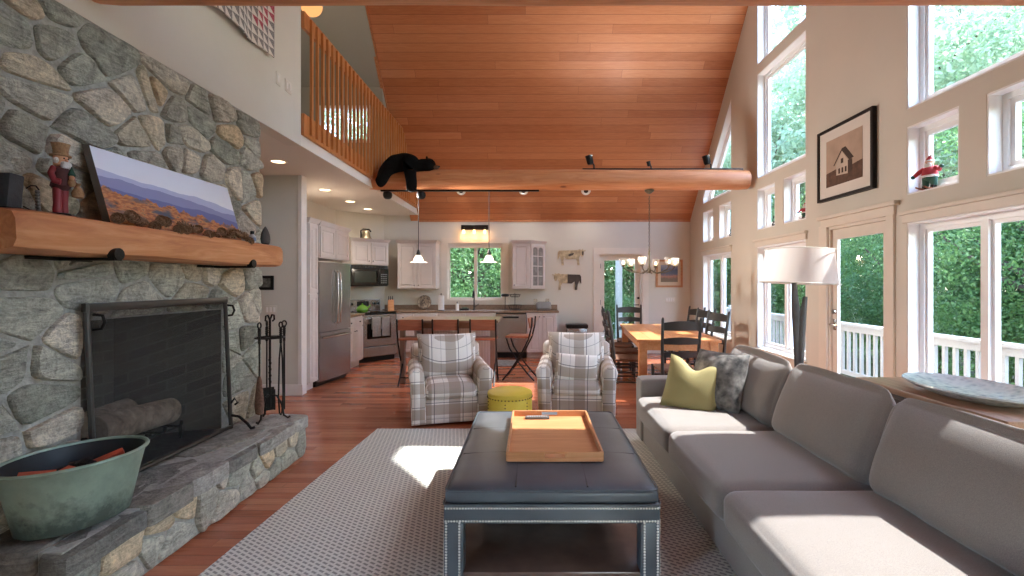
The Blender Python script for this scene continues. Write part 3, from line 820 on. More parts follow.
p_(hd, 'beard', m_hair, lambda m: (m.soft((.02, -.028, .236), (.05, .028, .272), .012, n=4), m.sphere((.005, .033, .275), .016, 8), m.sphere((.005, -.033, .275), .016, 8)))
for s in (-1, 1): p_(hd, 'eye', m_black, lambda m: m.sphere((.035, s*.013, .287), .004, 8))
p_(nut, 'hat', m_burlap, lambda m: m.lathe([(.05, .298), (.052, .304), (.037, .308), (.036, .325), (.043, .355), (.046, .362), (.02, .366)], 20))
p_(nut, 'sack', m_burlap, lambda m: (m.lathe([(.004, .095), (.028, .10), (.032, .12), (.02, .145), (.008, .155), (.016, .17)], 14, (.065, .045, 0)),))
gn = p_(nut, 'gnome_doll', m_green, lambda m: m.lathe([(.018, .205), (.02, .212), (.012, .225), (.002, .25)], 12, (.052, .018, 0)))
p_(gn, 'face', m_skin, lambda m: m.sphere((.052, .018, .195), .014, 10)); p_(gn, 'body', m_burlap, lambda m: m.lathe([(.012, .15), (.02, .165), (.014, .185)], 12, (.052, .018, 0)))
# dark block and its beaded wire
t_ = thing('slate_block', 'dark grey upright block at the near end of the mantel', 'ornament', (-2.2, 1.99, MZ))
p_(t_, 'block', simple('slate', '#33363a', .7, var=.3, bump=.5, bscale=40), lambda m: m.box((-.05, -.03, 0), (.05, .03, .148), .006, mat=M4(rot=(R(-5), 0, 0))))
p_(t_, 'foot', m_black, lambda m: m.box((-.06, -.04, -.0), (.06, .04, .008), .002))
t_ = thing('beaded_ornament', 'small twist of dark beads on a wire between block and nutcracker', 'ornament', (-2.17, 2.095, MZ))
p_(t_, 'wire', m_iron, lambda m: m.tube([(0, -.04, .10), (0, -.02, .115), (0, .0, .118), (0, .012, .105), (0, .01, .05), (0, .006, .004), (0, -.03, .012), (0, -.05, .02)], .003, 6))
p_(t_, 'beads', simple('grey_beads', '#6e6c68', .5, var=.5, vscale=60), lambda m: [m.sphere((.0, .011 - .004*k/6, .012 + k*.0135), .009, 8) for k in range(7)])
t_ = thing('ornament_bottle', 'little white labelled bottle at the far end of the mantel', 'bottle', (-2.14, 3.66, MZ))
p_(t_, 'bottle_body', simple('bottle_glass', '#c9ced6', .2), lambda m: m.lathe([(.024, 0), (.026, .006), (.026, .05), (.012, .064), (.011, .07)], 16))
p_(t_, 'label_band', simple('bottle_label', '#7d92b8', .6), lambda m: m.lathe([(.0265, .014), (.0265, .04)], 16, cap0=False, cap1=False))
p_(t_, 'bottle_cap', m_black, lambda m: m.lathe([(.014, .066), (.014, .088), (.011, .09)], 14))
m_darkstone = simple('dark_stone', '#3a3835', .6, var=.3, bump=.5, bscale=30)
mb = MB(); mb.lathe([(.03, 0), (.05, .012), (.058, .045), (.05, .085), (.03, .12), (.012, .14), (.002, .147)], 18, sx=.45, mat=M4((-2.14, 3.84, MZ)))
solo(mb, 'pointed_stone', m_darkstone, 'dark pointed carved stone on the far tip of the mantel', 'ornament')

# ================================================================== FIRE SCREEN, LOGS, TOOLS, TUB
fs = thing('fire_screen', 'black mesh fire screen standing before the fireplace opening', 'fire screen', (-2.28, 3.07, HZ))
xb, xt = -2.255, -2.30; ya, yb = 2.47, 3.585; z0, z1 = HZ + .012, 1.345
mb = MB()
def bar(m, a, b, r=.016, flat=.5): m.tube([a, b], r, 8, True, None, flat, up=(1, 0, 0))
for a, b in (((xb, ya, z0), (xt, ya, z1)), ((xb, yb, z0), (xt, yb, z1)), ((xb, ya, z0 + .015), (xb, yb, z0 + .015))): mb.tube([a, b], .014, 8)
mb.box((xt - .012, ya - .016, z1 - .045), (xt + .014, yb + .016, z1), .004)
part(mb, 'frame', m_steeld, fs)
mb = MB(); mb.hexa([(xb, ya, z0), (xb, yb, z0), (xb - .002, yb, z0), (xb - .002, ya, z0), (xt, ya, z1 - .03), (xt, yb, z1 - .03), (xt - .002, yb, z1 - .03), (xt - .002, ya, z1 - .03)]); part(mb, 'mesh', m_screen, fs, smooth=0)
for y, s in ((ya + .035, 1), (yb + .008, -1)):
    mb = MB(); mb.tube([(xt + .005, y, z1 - .06), (xt + .05, y + .005, z1 - .065), (xt + .06, y + .008, z1 - .10), (xt + .045, y + .005, z1 - .135), (xt + .005, y, z1 - .14)], .008, 8); part(mb, 'handle', m_iron, fs)
for y in (ya, yb):
    mb = MB(); mb.tube([(xb, y, HZ + .2), (xb + .025, y, HZ + .235), (xb + .05, y, HZ + .205), (xb + .03, y, HZ + .19)], .008, 8)
    mb.tube([(xb, y, HZ + .11), (xb + .06, y, HZ + .10), (xb + .12, y, HZ + .05), (xb + .15, y, HZ + .012), (xb + .175, y, HZ + .02)], .010, 8); part(mb, 'foot', m_iron, fs)
grate = thing('fire_grate', 'black iron log grate inside the firebox', 'grate', (-2.62, 3.05, HZ))
for k in range(5): p_(grate, 'bar', m_iron, lambda m: m.tube([(.17, -.3 + k*.15, .14), (.16, -.3 + k*.15, .10), (-.15, -.3 + k*.15, .10), (-.2, -.3 + k*.15, .18)], .012, 8))
for x in (-.1, .12): p_(grate, 'rail', m_iron, lambda m: m.tube([(x, -.36, .0), (x, -.35, .088), (x, .35, .088), (x, .36, .0)], .011, 8))
m_bark = simple('log_bark', '#a08e7c', .95, var=.45, vscale=20, bump=.8, bscale=50)
m_split = wood('split_log_wood', ('#a69480', '#c0ae98', '#cfc0aa'), .85, 1, 1.2)
m_char = simple('charred_log', '#232120', .95, var=.4, bump=.8, bscale=60)
def firelog(c, L, r, rot, name, label, mats):
    o = thing(name, label, 'log', c, 0); o.rotation_euler = rot
    n = 20; sd = r*97 + L*13
    def ring(y, e): return [(r*e*(1+.10*mnoise.noise(Vector((math.cos(2*PI*k/n)*1.6+sd, y*2.5, math.sin(2*PI*k/n)*1.6))))*math.cos(2*PI*k/n), y, r*e*(1+.10*mnoise.noise(Vector((math.cos(2*PI*k/n)*1.6+sd, y*2.5, math.sin(2*PI*k/n)*1.6))))*math.sin(2*PI*k/n)) for k in range(n)]
    mb = MB(); mb.ring_skin([ring(-L/2 + L*i/12, 1) for i in range(13)], False, False); mb.build('bark', mats[0], o)
    for s in (-1, 1):
        mb = MB(); mb.ring_skin([ring(s*L/2, 1), ring(s*(L/2 + .004), .93)]); mb.build('cut_end', mats[1], o, smooth=0)
    return o
firelog((-2.50, 3.02, HZ + .235), .62, .085, (R(9), R(-115), R(-4)), 'firewood_log', 'pale round firewood log lying foremost on the grate', (m_bark, m_split))
firelog((-2.68, 2.95, HZ + .24), .56, .085, (R(4), R(-100), R(8)), 'firewood_log', 'darker firewood log lying at the back of the grate', (m_bark, m_split))
firelog((-2.55, 2.86, HZ + .165), .42, .06, (R(-2), R(100), R(6)), 'firewood_log', 'charred short log under the pale round log', (m_char, m_char))
# tool stand and tools
sx, sy = -2.11, 3.85
st = thing('fireplace_tool_stand', 'black wrought iron stand for fire tools on the hearth end', 'tool stand', (sx, sy, HZ))
def helix(z0, z1, r, turns, n=40): return [(r*math.cos(2*PI*turns*i/n), r*math.sin(2*PI*turns*i/n), z0 + (z1-z0)*i/n) for i in range(n+1)]
p_(st, 'post', m_iron, lambda m: (m.tube([(0, 0, .10), (0, 0, .80)], .009, 8), m.tube(helix(.3, .5, .008, 4), .005, 6), m.tube([(0, 0, .8), (0, -.03, .84), (0, -.06, .835), (0, -.065, .80), (0, -.04, .79)], .007, 8), m.tube([(0, 0, .8), (0, .03, .84), (0, .06, .835), (0, .065, .80), (0, .04, .79)], .007, 8)))
for a_ in (20, 140, 260):
    d = Vector((math.cos(R(a_)), math.sin(R(a_)), 0))
    p_(st, 'leg', m_iron, lambda m: m.tube([d*.005 + Vector((0, 0, .20)), d*.05 + Vector((0, 0, .19)), d*.085 + Vector((0, 0, .12)), d*.10 + Vector((0, 0, .03)), d*.13 + Vector((0, 0, .006)), d*.145 + Vector((0, 0, .018))], .008, 8))
for z in (.66,):
    p_(st, 'hook_ring', m_iron, lambda m: (m.tube([(.105*math.cos(2*PI*i/28), .105*math.sin(2*PI*i/28), z) for i in range(29)], .006, 6), m.tube([(-.105, 0, z), (.105, 0, z)], .006, 6), m.tube([(0, -.105, z), (0, .105, z)], .006, 6)))
TOOLS = [('hearth_brush', 'hearth brush with straw bristles hanging nearest the fire screen', 'brush', -100), ('fireplace_poker', 'black poker hanging on the side away from the fire screen', 'poker', 55),
         ('fireplace_shovel', 'black ash shovel with broad pan hanging behind the stand post', 'shovel', 130), ('fireplace_tongs', 'black log tongs hanging in front of the stand post', 'tongs', -20)]
for nm, lb, ct, a_ in TOOLS:
    o = thing(nm, lb, ct, (sx + .115*math.cos(R(a_)), sy + .115*math.sin(R(a_)), HZ), R(a_))
    p_(o, 'handle', m_iron, lambda m: (m.tube([(0, 0, .62), (0, 0, .74)], .010, 8), m.tube([(.018*math.cos(2*PI*i/14), 0, .765 + .022*math.sin(2*PI*i/14)) for i in range(15)], .006, 6), m.tube(helix(.68, .74, .010, 4, 40), .004, 6)))
    if ct == 'brush':
        p_(o, 'shaft', m_iron, lambda m: m.tube([(0, 0, .34), (0, 0, .63)], .006, 8))
        p_(o, 'bristles', simple('straw_bristle', '#6e4f40', .95, var=.35, vscale=60, bump=.6), lambda m: m.lathe([(.012, .37), (.02, .34), (.03, .25), (.04, .14), (.032, .08), (.01, .07)], 16, sx=.6))
    elif ct == 'poker': p_(o, 'shaft', m_iron, lambda m: (m.tube([(0, 0, .06), (0, 0, .63)], .008, 8), m.tube([(0, 0, .16), (.0, .03, .12), (0, .04, .08), (0, .02, .06)], .006, 8)))
    elif ct == 'shovel':
        p_(o, 'shaft', m_iron, lambda m: m.tube([(0, 0, .24), (0, 0, .63)], .006, 8))
        p_(o, 'pan', m_iron, lambda m: (m.box((-.004, -.055, .05), (.004, .055, .24), .003), m.box((-.02, -.06, .05), (.004, -.052, .22), .002), m.box((-.02, .052, .05), (.004, .06, .22), .002)))
    else:
        for s in (-1, 1): p_(o, 'arm', m_iron, lambda m: m.tube([(0, 0, .63), (0, s*.014, .5), (0, s*.022, .2), (0, s*.012, .07), (0, -s*.004, .05)], .006, 8))
# tub
t = NT('verdigris_tin'); v = t.coord()
n1 = t.noise(v, 5, 5, .65); x, y, z = t.sep(v)
col = t.ramp(n1, [(.3, lin('#7a8d7e')), (.55, lin('#90a393')), (.75, lin('#a0ae9e'))])
n2 = t.noise(v, 11, 6, .7)
low_dark = t.math('MULTIPLY', t.ramp(t.math('SUBTRACT', t.math('ADD', n2, .02), t.math('MULTIPLY', z, 2.2)), [(.22, (0, 0, 0, 1)), (.5, (1, 1, 1, 1))]), .8)  # uneven darker tone towards the bottom of the tub
m_tub = t.bsdf(t.mix(low_dark, col, lin('#3f4a46')), .5, .35, n1, .15)
m_tubin = simple('tub_inside', '#22272b', .45, .3, var=.3)
TUB = Matrix.Translation((-2.10, 2.205, HZ + .018)) @ Matrix.Rotation(R(-20), 4, 'Z')
tub = thing('oval_tub', 'green weathered oval metal tub on the near end of the hearth', 'tub', (-2.10, 2.205, HZ + .018), R(-20))
p_(tub, 'shell', m_tub, lambda m: m.lathe([(.20, 0), (.205, .004), (.235, .15), (.264, .275), (.27, .285)], 48, sx=.80, cap1=False))
p_(tub, 'inner_wall', m_tubin, lambda m: m.lathe([(.05, .03), (.195, .03), (.227, .15), (.265, .288)], 48, sx=.79, cap0=True, cap1=False))
p_(tub, 'rim', m_tub, lambda m: m.tube([(.80*.271*math.cos(2*PI*i/48), .271*math.sin(2*PI*i/48), .287) for i in range(49)], .009, 8))
rr = random.Random(5)
m_fat = simple('orange_kindling', '#b8553c', .7, var=.2, vscale=30)
def in_tub(x, y, z): return TUB @ Vector((x, y, z))
for k, (x, y, z, L, a, tl, lb) in enumerate([(.02, .10, .235, .15, 60, 20, 'orange kindling stick rising towards the far end of the green tub'), (.04, -.09, .225, .16, 115, 6, 'orange kindling stick lying at the near side of the green tub'), (-.06, -.11, .225, .12, 60, -6, 'orange kindling stick deepest in the near end of the green tub')]):
    mb = MB(); w = .025
    mb.hexa([(-L/2, -w, -.014), (L/2, -w*.8, -.012), (L/2, w*.9, -.012), (-L/2, w, -.014), (-L/2, -w*.9, .014), (L/2, -w*.7, .012), (L/2, w*.6, .014), (-L/2, w*.8, .016)])
    o = solo(mb, 'kindling_stick', m_fat, lb, 'kindling', smooth=0); o.location = in_tub(x, y, z); o.rotation_euler = (R(12), R(-tl), R(a - 20))
for k in range(16):
    mb = MB(); L = rr.uniform(.10, .2); r0 = rr.uniform(.016, .03)
    mb.tube([(-L/2, 0, 0), (-L/6, rr.uniform(-.01, .01), .004), (L/5, rr.uniform(-.01, .01), -.003), (L/2, 0, 0)], [r0, r0*1.1, r0*.95, r0*.7], 7, flat=.7)
    a_ = rr.uniform(0, 2*PI); q = math.sqrt(rr.random())
    o = solo(mb, 'bark_piece', m_char, 'dark piece of kindling bark heaped in the green tub', 'kindling', 'dark kindling in the tub', smooth=0)
    o.location = in_tub(q*.09*math.cos(a_), q*.11*math.sin(a_), .12 + .007*k); o.rotation_euler = (rr.uniform(-.2, .2), rr.uniform(-.3, .3), rr.uniform(0, PI))

# ================================================================== RUG, OTTOMAN, TRAY
mb = MB(); mb.hexa([(-1.745, .2, 0), (1.40, .2, 0), (1.60, 4.74, 0), (-1.54, 4.74, 0), (-1.74, .205, .014), (1.395, .205, .014), (1.595, 4.735, .014), (-1.535, 4.735, .014)]); solo(mb, 'area_rug', m_rug, 'large grey and cream woven rug under ottoman and sofa', 'rug', smooth=0)
RZ = .014
ox, oy, ow, od = .09, 2.985, 1.035, 1.41
ot = thing('leather_ottoman', 'dark grey leather ottoman table with nailhead trim in the middle', 'ottoman', (ox, oy, RZ))
p_(ot, 'cushion', m_leather, lambda m: m.soft((-ow/2, -od/2, .378), (ow/2, od/2, .455), .032, (0, 0, .016), 14))
def ztop(x, y): return .455 + .016*(1-(2*x/ow)**2)*(1-(2*y/od)**2)
sm = MB()
for k in (-1, 1):
    sm.tube([(k*ow/6, -od/2 + .03 + (od-.06)*i/30, ztop(k*ow/6, -od/2 + .03 + (od-.06)*i/30)) for i in range(31)], .0045, 6)
for k in (-1, 1):
    sm.tube([(-ow/2 + .03 + (ow-.06)*i/20, k*od/6, ztop(-ow/2 + .03 + (ow-.06)*i/20, k*od/6)) for i in range(21)], .0045, 6)
sm.build('seam', simple('leather_seam', '#1d1e20', .5), ot)
rim = MB()
for z, e in ((.381, .001), (.447, -.008)):
    a, b = ow/2 + e, od/2 + e
    c = .03; pts = []
    for (cx_, cy_, s0) in ((a-c, b-c, 0), (-a+c, b-c, 90), (-a+c, -b+c, 180), (a-c, -b+c, 270)): pts += [(cx_ + c*math.cos(R(s0+q)), cy_ + c*math.sin(R(s0+q)), z) for q in (0, 30, 60, 90)]
    rim.tube(pts + [pts[0]], .0055, 6)
rim.build('piping', m_leather, ot)
p_(ot, 'apron', m_leather, lambda m: m.box((-ow/2 + .002, -od/2 + .002, .29), (ow/2 - .002, od/2 - .002, .38), .008))
for sx_ in (-1, 1):
    for sy_ in (-1, 1):
        p_(ot, 'leg', m_leather, lambda m: m.box((min(sx_*(ow/2-.003), sx_*(ow/2-.095)), min(sy_*(od/2-.003), sy_*(od/2-.095)), 0), (max(sx_*(ow/2-.003), sx_*(ow/2-.095)), max(sy_*(od/2-.003), sy_*(od/2-.095)), .297), .008))
p_(ot, 'shelf', simple('shelf_leather', '#57443b', .2, var=.2), lambda m: m.box((-ow/2 + .012, -od/2 + .012, .02), (ow/2 - .012, od/2 - .012, .055), .006))
nh = MB()
def nail(p, n):
    n = Vector(n); u = n.orthogonal().normalized(); w = n.cross(u); p = Vector(p)
    ring = [p + (u*math.cos(PI*k/3) + w*math.sin(PI*k/3)) * .0062 for k in range(6)]
    r2 = [p + (u*math.cos(PI*k/3) + w*math.sin(PI*k/3)) * .004 + n*.0035 for k in range(6)]
    nh.ring_skin([ring, r2], False, True)
def nrow(a, b, n, step=.0135):
    a, b = Vector(a), Vector(b); k = int((b-a).length / step)
    for i in range(k+1): nail(a + (b-a)*(i/k), n)
fx, fy = ow/2 - .008, od/2 - .008
fx, fy = ow/2 - .002, od/2 - .002
for z in (.364, .303):
    nrow((-fx + .01, -fy, z), (fx - .01, -fy, z), (0, -1, 0)); nrow((-fx, -fy + .01, z), (-fx, fy - .01, z), (-1, 0, 0)); nrow((fx, -fy + .01, z), (fx, fy - .01, z), (1, 0, 0))
for sx_ in (-1, 1):
    for x in (fx - .012, fx - .075): nrow((sx_*x, -fy, .02), (sx_*x, -fy, .294), (0, -1, 0))
    for y in (-fy + .012, -fy + .075): nrow((sx_*fx, y, .02), (sx_*fx, y, .294), (sx_, 0, 0))
tag(nh.build('nailhead_trim', simple('nail_silver', '#d6d2ca', .3, .4), ot, smooth=0), kind='stuff')
# woven basket on the shelf
m_weave = planks('basket_weave', .018, .03, ('#55585a', '#7a7c7d', '#a2a3a2'), 'UV', .6, .002, '#1c1c1c', 20, .8)
bk = thing('woven_basket', 'low black woven basket on the ottoman shelf', 'basket', (.025, 3.02, RZ + .055))
def bskt(m):
    m.box((-.29, -.27, 0), (.29, .27, .012)); m.box((-.29, -.27, 0), (.29, -.255, .19), .005); m.box((-.29, .255, 0), (.29, .27, .19), .005); m.box((-.29, -.255, 0), (-.275, .255, .19), .005); m.box((.275, -.255, 0), (.29, .255, .19), .005)
p_(bk, 'woven_wall', m_weave, bskt, uv=True, smooth=0)
p_(bk, 'rim', m_black, lambda m: (m.box((-.295, -.275, .185), (.295, -.252, .2), .005), m.box((-.295, .252, .185), (.295, .275, .2), .005), m.box((-.295, -.252, .185), (-.272, .252, .2), .005), m.box((.272, -.252, .185), (.295, .252, .2), .005)))
m_tray = wood('tray_wood', ('#a26a42', '#b67e54', '#c69068'), .4, 0, .7)
TZ = RZ + .4735
tr_ = thing('serving_tray', 'light wooden serving tray with cut-out handles on the ottoman', 'tray', (.118, 3.01, TZ))
tw, td = .258, .42
p_(tr_, 'bottom', m_tray, lambda m: m.box((-tw + .006, -td + .006, 0), (tw - .006, td - .006, .012)), smooth=0)
for s in (-1, 1):
    def endrim(m):
        y0, y1 = (s*td - .006, s*td + .006)
        m.box((-tw, y0, 0), (-.055, y1, .052), .002); m.box((.055, y0, 0), (tw, y1, .052), .002); m.box((-.055, y0, 0), (.055, y1, .02)); m.box((-.055, y0, .042), (.055, y1, .052), .002)
    p_(tr_, 'end_rim', m_tray, endrim, smooth=0)
    p_(tr_, 'side_rim', m_tray, lambda m: m.box((s*tw - .006, -td, 0), (s*tw + .006, td, .052), .002), smooth=0)
rc = thing('remote_control', 'dark grey remote control at the far end of the wooden tray', 'remote', (.03, 3.36, TZ + .012), R(-88))
p_(rc, 'case', simple('remote_plastic', '#4a4644', .5), lambda m: m.box((-.022, -.085, 0), (.022, .085, .018), .005))
p_(rc, 'buttons', simple('remote_keys', '#8a8683', .6), lambda m: [m.box((-.015 + .012*i, -.07 + .016*j, .017), (-.007 + .012*i, -.06 + .016*j, .0205), .001) for i in range(3) for j in range(9)])

# ================================================================== SOFA
so = thing('grey_sofa', 'long grey three seat sofa along the window wall', 'sofa', (1.4, 2.8, RZ))
SYs = [(3.235, 4.19), (2.315, 3.235), (1.39, 2.315)]
mb = MB(); mb.soft((.965, 1.2, .05), (1.93, 4.42, .285), .02, n=8); part(mb, 'base', m_sofa, so)
for y0, y1 in ((4.19, 4.42), (1.16, 1.39)):
    mb = MB(); mb.soft((.945, y0, .05), (1.93, y1, .605), .035, (0, 0, .005), 10); part(mb, 'arm', m_sofa, so)
mb = MB(); mb.soft((1.74, 1.2, .06), (1.95, 4.41, .70), .05, n=10); part(mb, 'backrest', m_sofa, so)
for k, (y0, y1) in enumerate(SYs):
    mb = MB(); mb.soft((.90, y0 + .003, .275), (1.72, y1 - .003, .465), .055, (.01, .004, .02), 16, .005, k); part(mb, 'seat_cushion', m_sofa, so)
    mb = MB(); mb.soft((-.10, y0 + .008 - (y0+y1)/2, 0), (.085, y1 - .008 - (y0+y1)/2, .48), .085, (.045, .015, .02), 16, .011, k + 5)
    T_ = M4((1.66, (y0+y1)/2, .44), (0, R(12), 0)); mb.v = [tuple(T_ @ Vector((x*(1 - .82*max(0, min(1, z/.48))**2), y, z))) for x, y, z in mb.v]; part(mb, 'back_cushion', m_sofa, so)
for x in (1.02, 1.86):
    for y in (1.25, 2.8, 4.36):
        mb = MB(); mb.cyl((x, y, RZ), (x, y, .056), .025, .032, 12); part(mb, 'foot', m_darkwood, so)
m_lime = simple('lime_linen', '#968a5c', .85, var=.06, bump=.25, bscale=180)
mb = pillow_mb(.42, .42, .17, chop=.08, seed=2, pinch=.05)
o = solo(mb, 'throw_pillow', m_lime, 'yellow-green throw pillow with a dented top at the far end of the sofa', 'pillow'); o.location = (1.245, 3.76, .645); o.rotation_euler = (R(-16), R(9), R(-30))
t = NT('fur_hair'); ob = t.coord(); n1 = t.noise(ob, 14, 3)
m_fur = t.bsdf(t.ramp(n1, [(.35, lin('#3c3a39')), (.6, lin('#7a7672')), (.8, lin('#a5a19c'))]), .8)
fp = thing('fur_pillow', 'shaggy dark grey fur pillow behind the yellow-green one', 'pillow', (1.455, 3.77, .685)); fp.rotation_euler = (R(-17), 0, R(-58))
mb = pillow_mb(.46, .46, .25, seed=4, pinch=.04); base = mb.build('cover', m_fur, fp)
rr = random.Random(8); hair = MB(); me = base.data
ps = list(me.polygons)
for p in ps:
    n = p.normal
    for k in range(18 if p.area > 2e-4 else 8):
        vs = [me.vertices[i].co for i in p.vertices]; w = [rr.random() for _ in vs]; q = sum((v*a for v, a in zip(vs, w)), Vector()) / sum(w)
        d = (n*.8 + Vector((rr.uniform(-.7, .7), rr.uniform(-.4, .4), rr.uniform(-1.2, .15)))).normalized() * rr.uniform(.025, .045)
        u = d.cross(n); u = (u.normalized() if u.length > 1e-6 else n.orthogonal().normalized()) * .0028
        hair.raw([q - u, q + u, q + d*.6 + n*.004, q + d], [(0, 1, 2), (0, 2, 3)])
o = hair.build('fur', m_fur, fp, smooth=0); tag(o, kind='stuff')

# ================================================================== ARMCHAIRS AND POUF
def armchair(label, loc, rz):
    o = thing('plaid_armchair', label, 'armchair', loc, rz, 'plaid armchairs')
    p_(o, 'base', m_plaid, lambda m: m.soft((-.38, -.395, .025), (.38, .38, .09), .015, n=4), uv=True)
    p_(o, 'plinth', m_darkwood, lambda m: m.lathe([(.25, 0), (.25, .036)], 24))
    p_(o, 'seat_box', m_plaid, lambda m: m.soft((-.29, -.395, .075), (.29, .33, .315), .02, n=8), uv=True)
    for s in (-1, 1):
        def arm(m):
            # front outline with a scroll, pulled back and dropping a little to the rear
            prof = [(.26, .03), (.40, .03), (.405, .30), (.41, .50)]
            for k in range(9):
                a_ = R(-20 + k*26); prof.append((.352 + .078*math.cos(a_), .575 + .075*math.sin(a_)))
            prof += [(.27, .50), (.262, .30)]
            rings = []
            for y, e in ((-.43, .9), (-.422, .97), (-.41, 1.0), (-.2, 1.0), (.05, 1.0), (.3, 1.0), (.385, .97)):
                cx_, cz_ = .34, .38
                rings.append([(s*(cx_ + (x-cx_)*e), y, (cz_ + (z-cz_)*e) + .02*max(0, (y+.1)/.5)) for x, z in prof])
            m.ring_skin(rings)
        p_(o, 'arm', m_plaid, arm, uv=True, smooth=60)
    def back(m):
        m.soft((-.40, -.075, 0), (.40, .075, .77), .06, (0, .02, .012), 12, mat=M4((0, .325, .075), (R(-7), 0, 0)))
    p_(o, 'backrest', m_plaid, back, uv=True)
    p_(o, 'seat_cushion', m_plaid, lambda m: m.soft((-.265, -.425, .30), (.265, .22, .462), .055, (0, .012, .028), 12, .003, 2), uv=True)
    pillow_mb(.66, .56, .24, n=18, pinch=.045, seed=9, wob=.009, mat=M4((0, .135, .715), (R(-15), 0, 0))).build('back_cushion', m_plaid, o, uv=True)
    o.scale = (1, 1, .89)
    return o
ch1 = armchair('plaid swivel armchair beside the bar stools, turned towards the ottoman', (-.93, 5.28, 0), R(15))
ch2 = dup(ch1, (.49, 5.42, 0), R(-5), 'plaid swivel armchair holding a lumbar pillow, beside the dining table')
mb = pillow_mb(.48, .31, .15, seed=6, pinch=.04)
o = solo(mb, 'lumbar_pillow', m_plaid, 'small plaid lumbar pillow resting on the armchair by the dining table', 'pillow', uv=True); o.location = (.475, 5.145, .535); o.rotation_euler = (R(-20), R(3), R(-6))
m_mustard = simple('mustard_leather', '#c9b03e', .5, var=.06)
pf = thing('nailhead_pouf', 'mustard yellow round pouf with nailheads between the armchairs', 'pouf', (-.228, 4.74, 0))
pf.scale = (1.07, 1.07, .86)
p_(pf, 'body', m_mustard, lambda m: m.lathe([(.185, .015), (.2, .03), (.205, .2), (.203, .4), (.198, .415)], 40))
p_(pf, 'top_cushion', m_mustard, lambda m: m.lathe([(.2, .405), (.208, .42), (.203, .445), (.17, .462), (.1, .47), (.001, .472)], 40))
def studs(m):
    for k in range(40):
        a_ = 2*PI*k/40; m.sphere((.206*math.cos(a_), .206*math.sin(a_), .39), .0065, 6)
    for q in range(6):
        for j in range(9): a_ = 2*PI*(q+.35)/6; m.sphere((.206*math.cos(a_), .206*math.sin(a_), .05 + .037*j), .0065, 6)
tag(p_(pf, 'nailheads', m_iron, studs), kind='stuff')

# ================================================================== FLOOR LAMP, CONSOLE, PLATTER
fl = thing('floor_lamp', 'floor lamp with white drum shade on a dark forked wooden stem', 'floor lamp', (2.17, 3.93, 0))
p_(fl, 'base', m_darkwood, lambda m: m.lathe([(.15, 0), (.15, .02), (.14, .028), (.02, .034)], 28))
m_stem = simple('lamp_stem_wood', '#4a4540', .5, var=.25, vscale=8)
p_(fl, 'stem', m_stem, lambda m: m.tube([(.012, 0, .03), (.01, 0, .6), (0, 0, .9), (-.02, 0, 1.25), (-.035, 0, 1.5)], [.03, .033, .036, .034, .018], 8, flat=.55, up=(1, 0, 0)))
p_(fl, 'stem_branch', m_stem, lambda m: m.tube([(.01, -.01, .62), (.02, -.01, .95), (.035, -.01, 1.2), (.055, -.01, 1.34)], [.02, .032, .03, .018], 8, flat=.5, up=(1, 0, 0)))
TL = M4((0, 0, 1.445), (0, R(2.5), 0))
p_(fl, 'lamp_shade', m_shade, lambda m: m.lathe([(.288, 0), (.247, .275)], 48, cap0=False, cap1=False, mat=TL))
p_(fl, 'shade_trim', m_casing, lambda m: (m.tube([(.289*math.cos(2*PI*i/48), .323*math.sin(2*PI*i/48), .002) for i in range(49)], .004, 6, mat=TL), m.tube([(.248*math.cos(2*PI*i/48), .273*math.sin(2*PI*i/48), .274) for i in range(49)], .004, 6, mat=TL)))
p_(fl, 'harp', m_chrome, lambda m: (m.tube([(0, -.05, 1.48), (0, -.075, 1.58), (0, -.04, 1.70), (0, 0, 1.72), (0, .04, 1.70), (0, .075, 1.58), (0, .05, 1.48)], .003, 6), m.tube([(-.24, 0, 1.715), (.24, 0, 1.705)], .003, 6), m.tube([(-.035, 0, 1.46), (0, 0, 1.5)], .012, 8)))
p_(fl, 'bulb', m_white, lambda m: m.lathe([(.012, 1.49), (.014, 1.52), (.03, 1.56), (.032, 1.585), (.02, 1.61), (.002, 1.618)], 14))
co = thing('console_table', 'wooden console table behind the near half of the sofa', 'console table', (2.28, 2.55, 0))
mb = MB(); mb.box((2.04, 2.06, .82), (2.53, 3.04, .855), .006); part(mb, 'top', m_console, co)
mb = MB(); mb.box((2.075, 2.1, .62), (2.50, 3.0, .82), .004); part(mb, 'apron', m_darkwood, co)
for y in (2.12, 2.565):
    mb = MB(); mb.box((2.066, y, .64), (2.076, y + .42, .79), .004); d = part(mb, 'drawer', m_darkwood, co)
    mb = MB(); mb.sphere((2.055, y + .21, .715), .014, 10); k_ = mb.build('knob', m_black, d); k_.matrix_parent_inverse = Matrix()
for x in (2.08, 2.445):
    for y in (2.1, 2.945):
        mb = MB(); mb.box((x, y, 0), (x + .055, y + .055, .63), .004); part(mb, 'leg', m_darkwood, co)
mb = MB(); mb.box((2.09, 2.12, .16), (2.49, 2.98, .185), .004); part(mb, 'shelf', m_darkwood, co)
t = NT('glazed_platter'); v = t.coord(); vo = t.node('ShaderNodeTexVoronoi', i={'Scale': 34.0}); t.link(v, vo.inputs['Vector'])
m_plat = t.bsdf(t.ramp(t.math('ADD', t.noise(v, 12, 4), t.math('MULTIPLY', vo.outputs['Distance'], .5)), [(.4, lin('#8a949a')), (.6, lin('#b4bcbe')), (.85, lin('#cdd2d0'))]), .25, 0, vo.outputs['Distance'], .5, .006)
mb = MB(); mb.lathe([(.001, .004), (.5, 0), (.62, .004), (.85, .03), (1.0, .052), (.99, .06), (.84, .042), (.6, .018), (.001, .014)], 56, mat=M4((2.29, 2.5, .856), scale=(.235, .375, 1)))
solo(mb, 'oval_platter', m_plat, 'blue-grey embossed oval platter on the console table', 'platter')

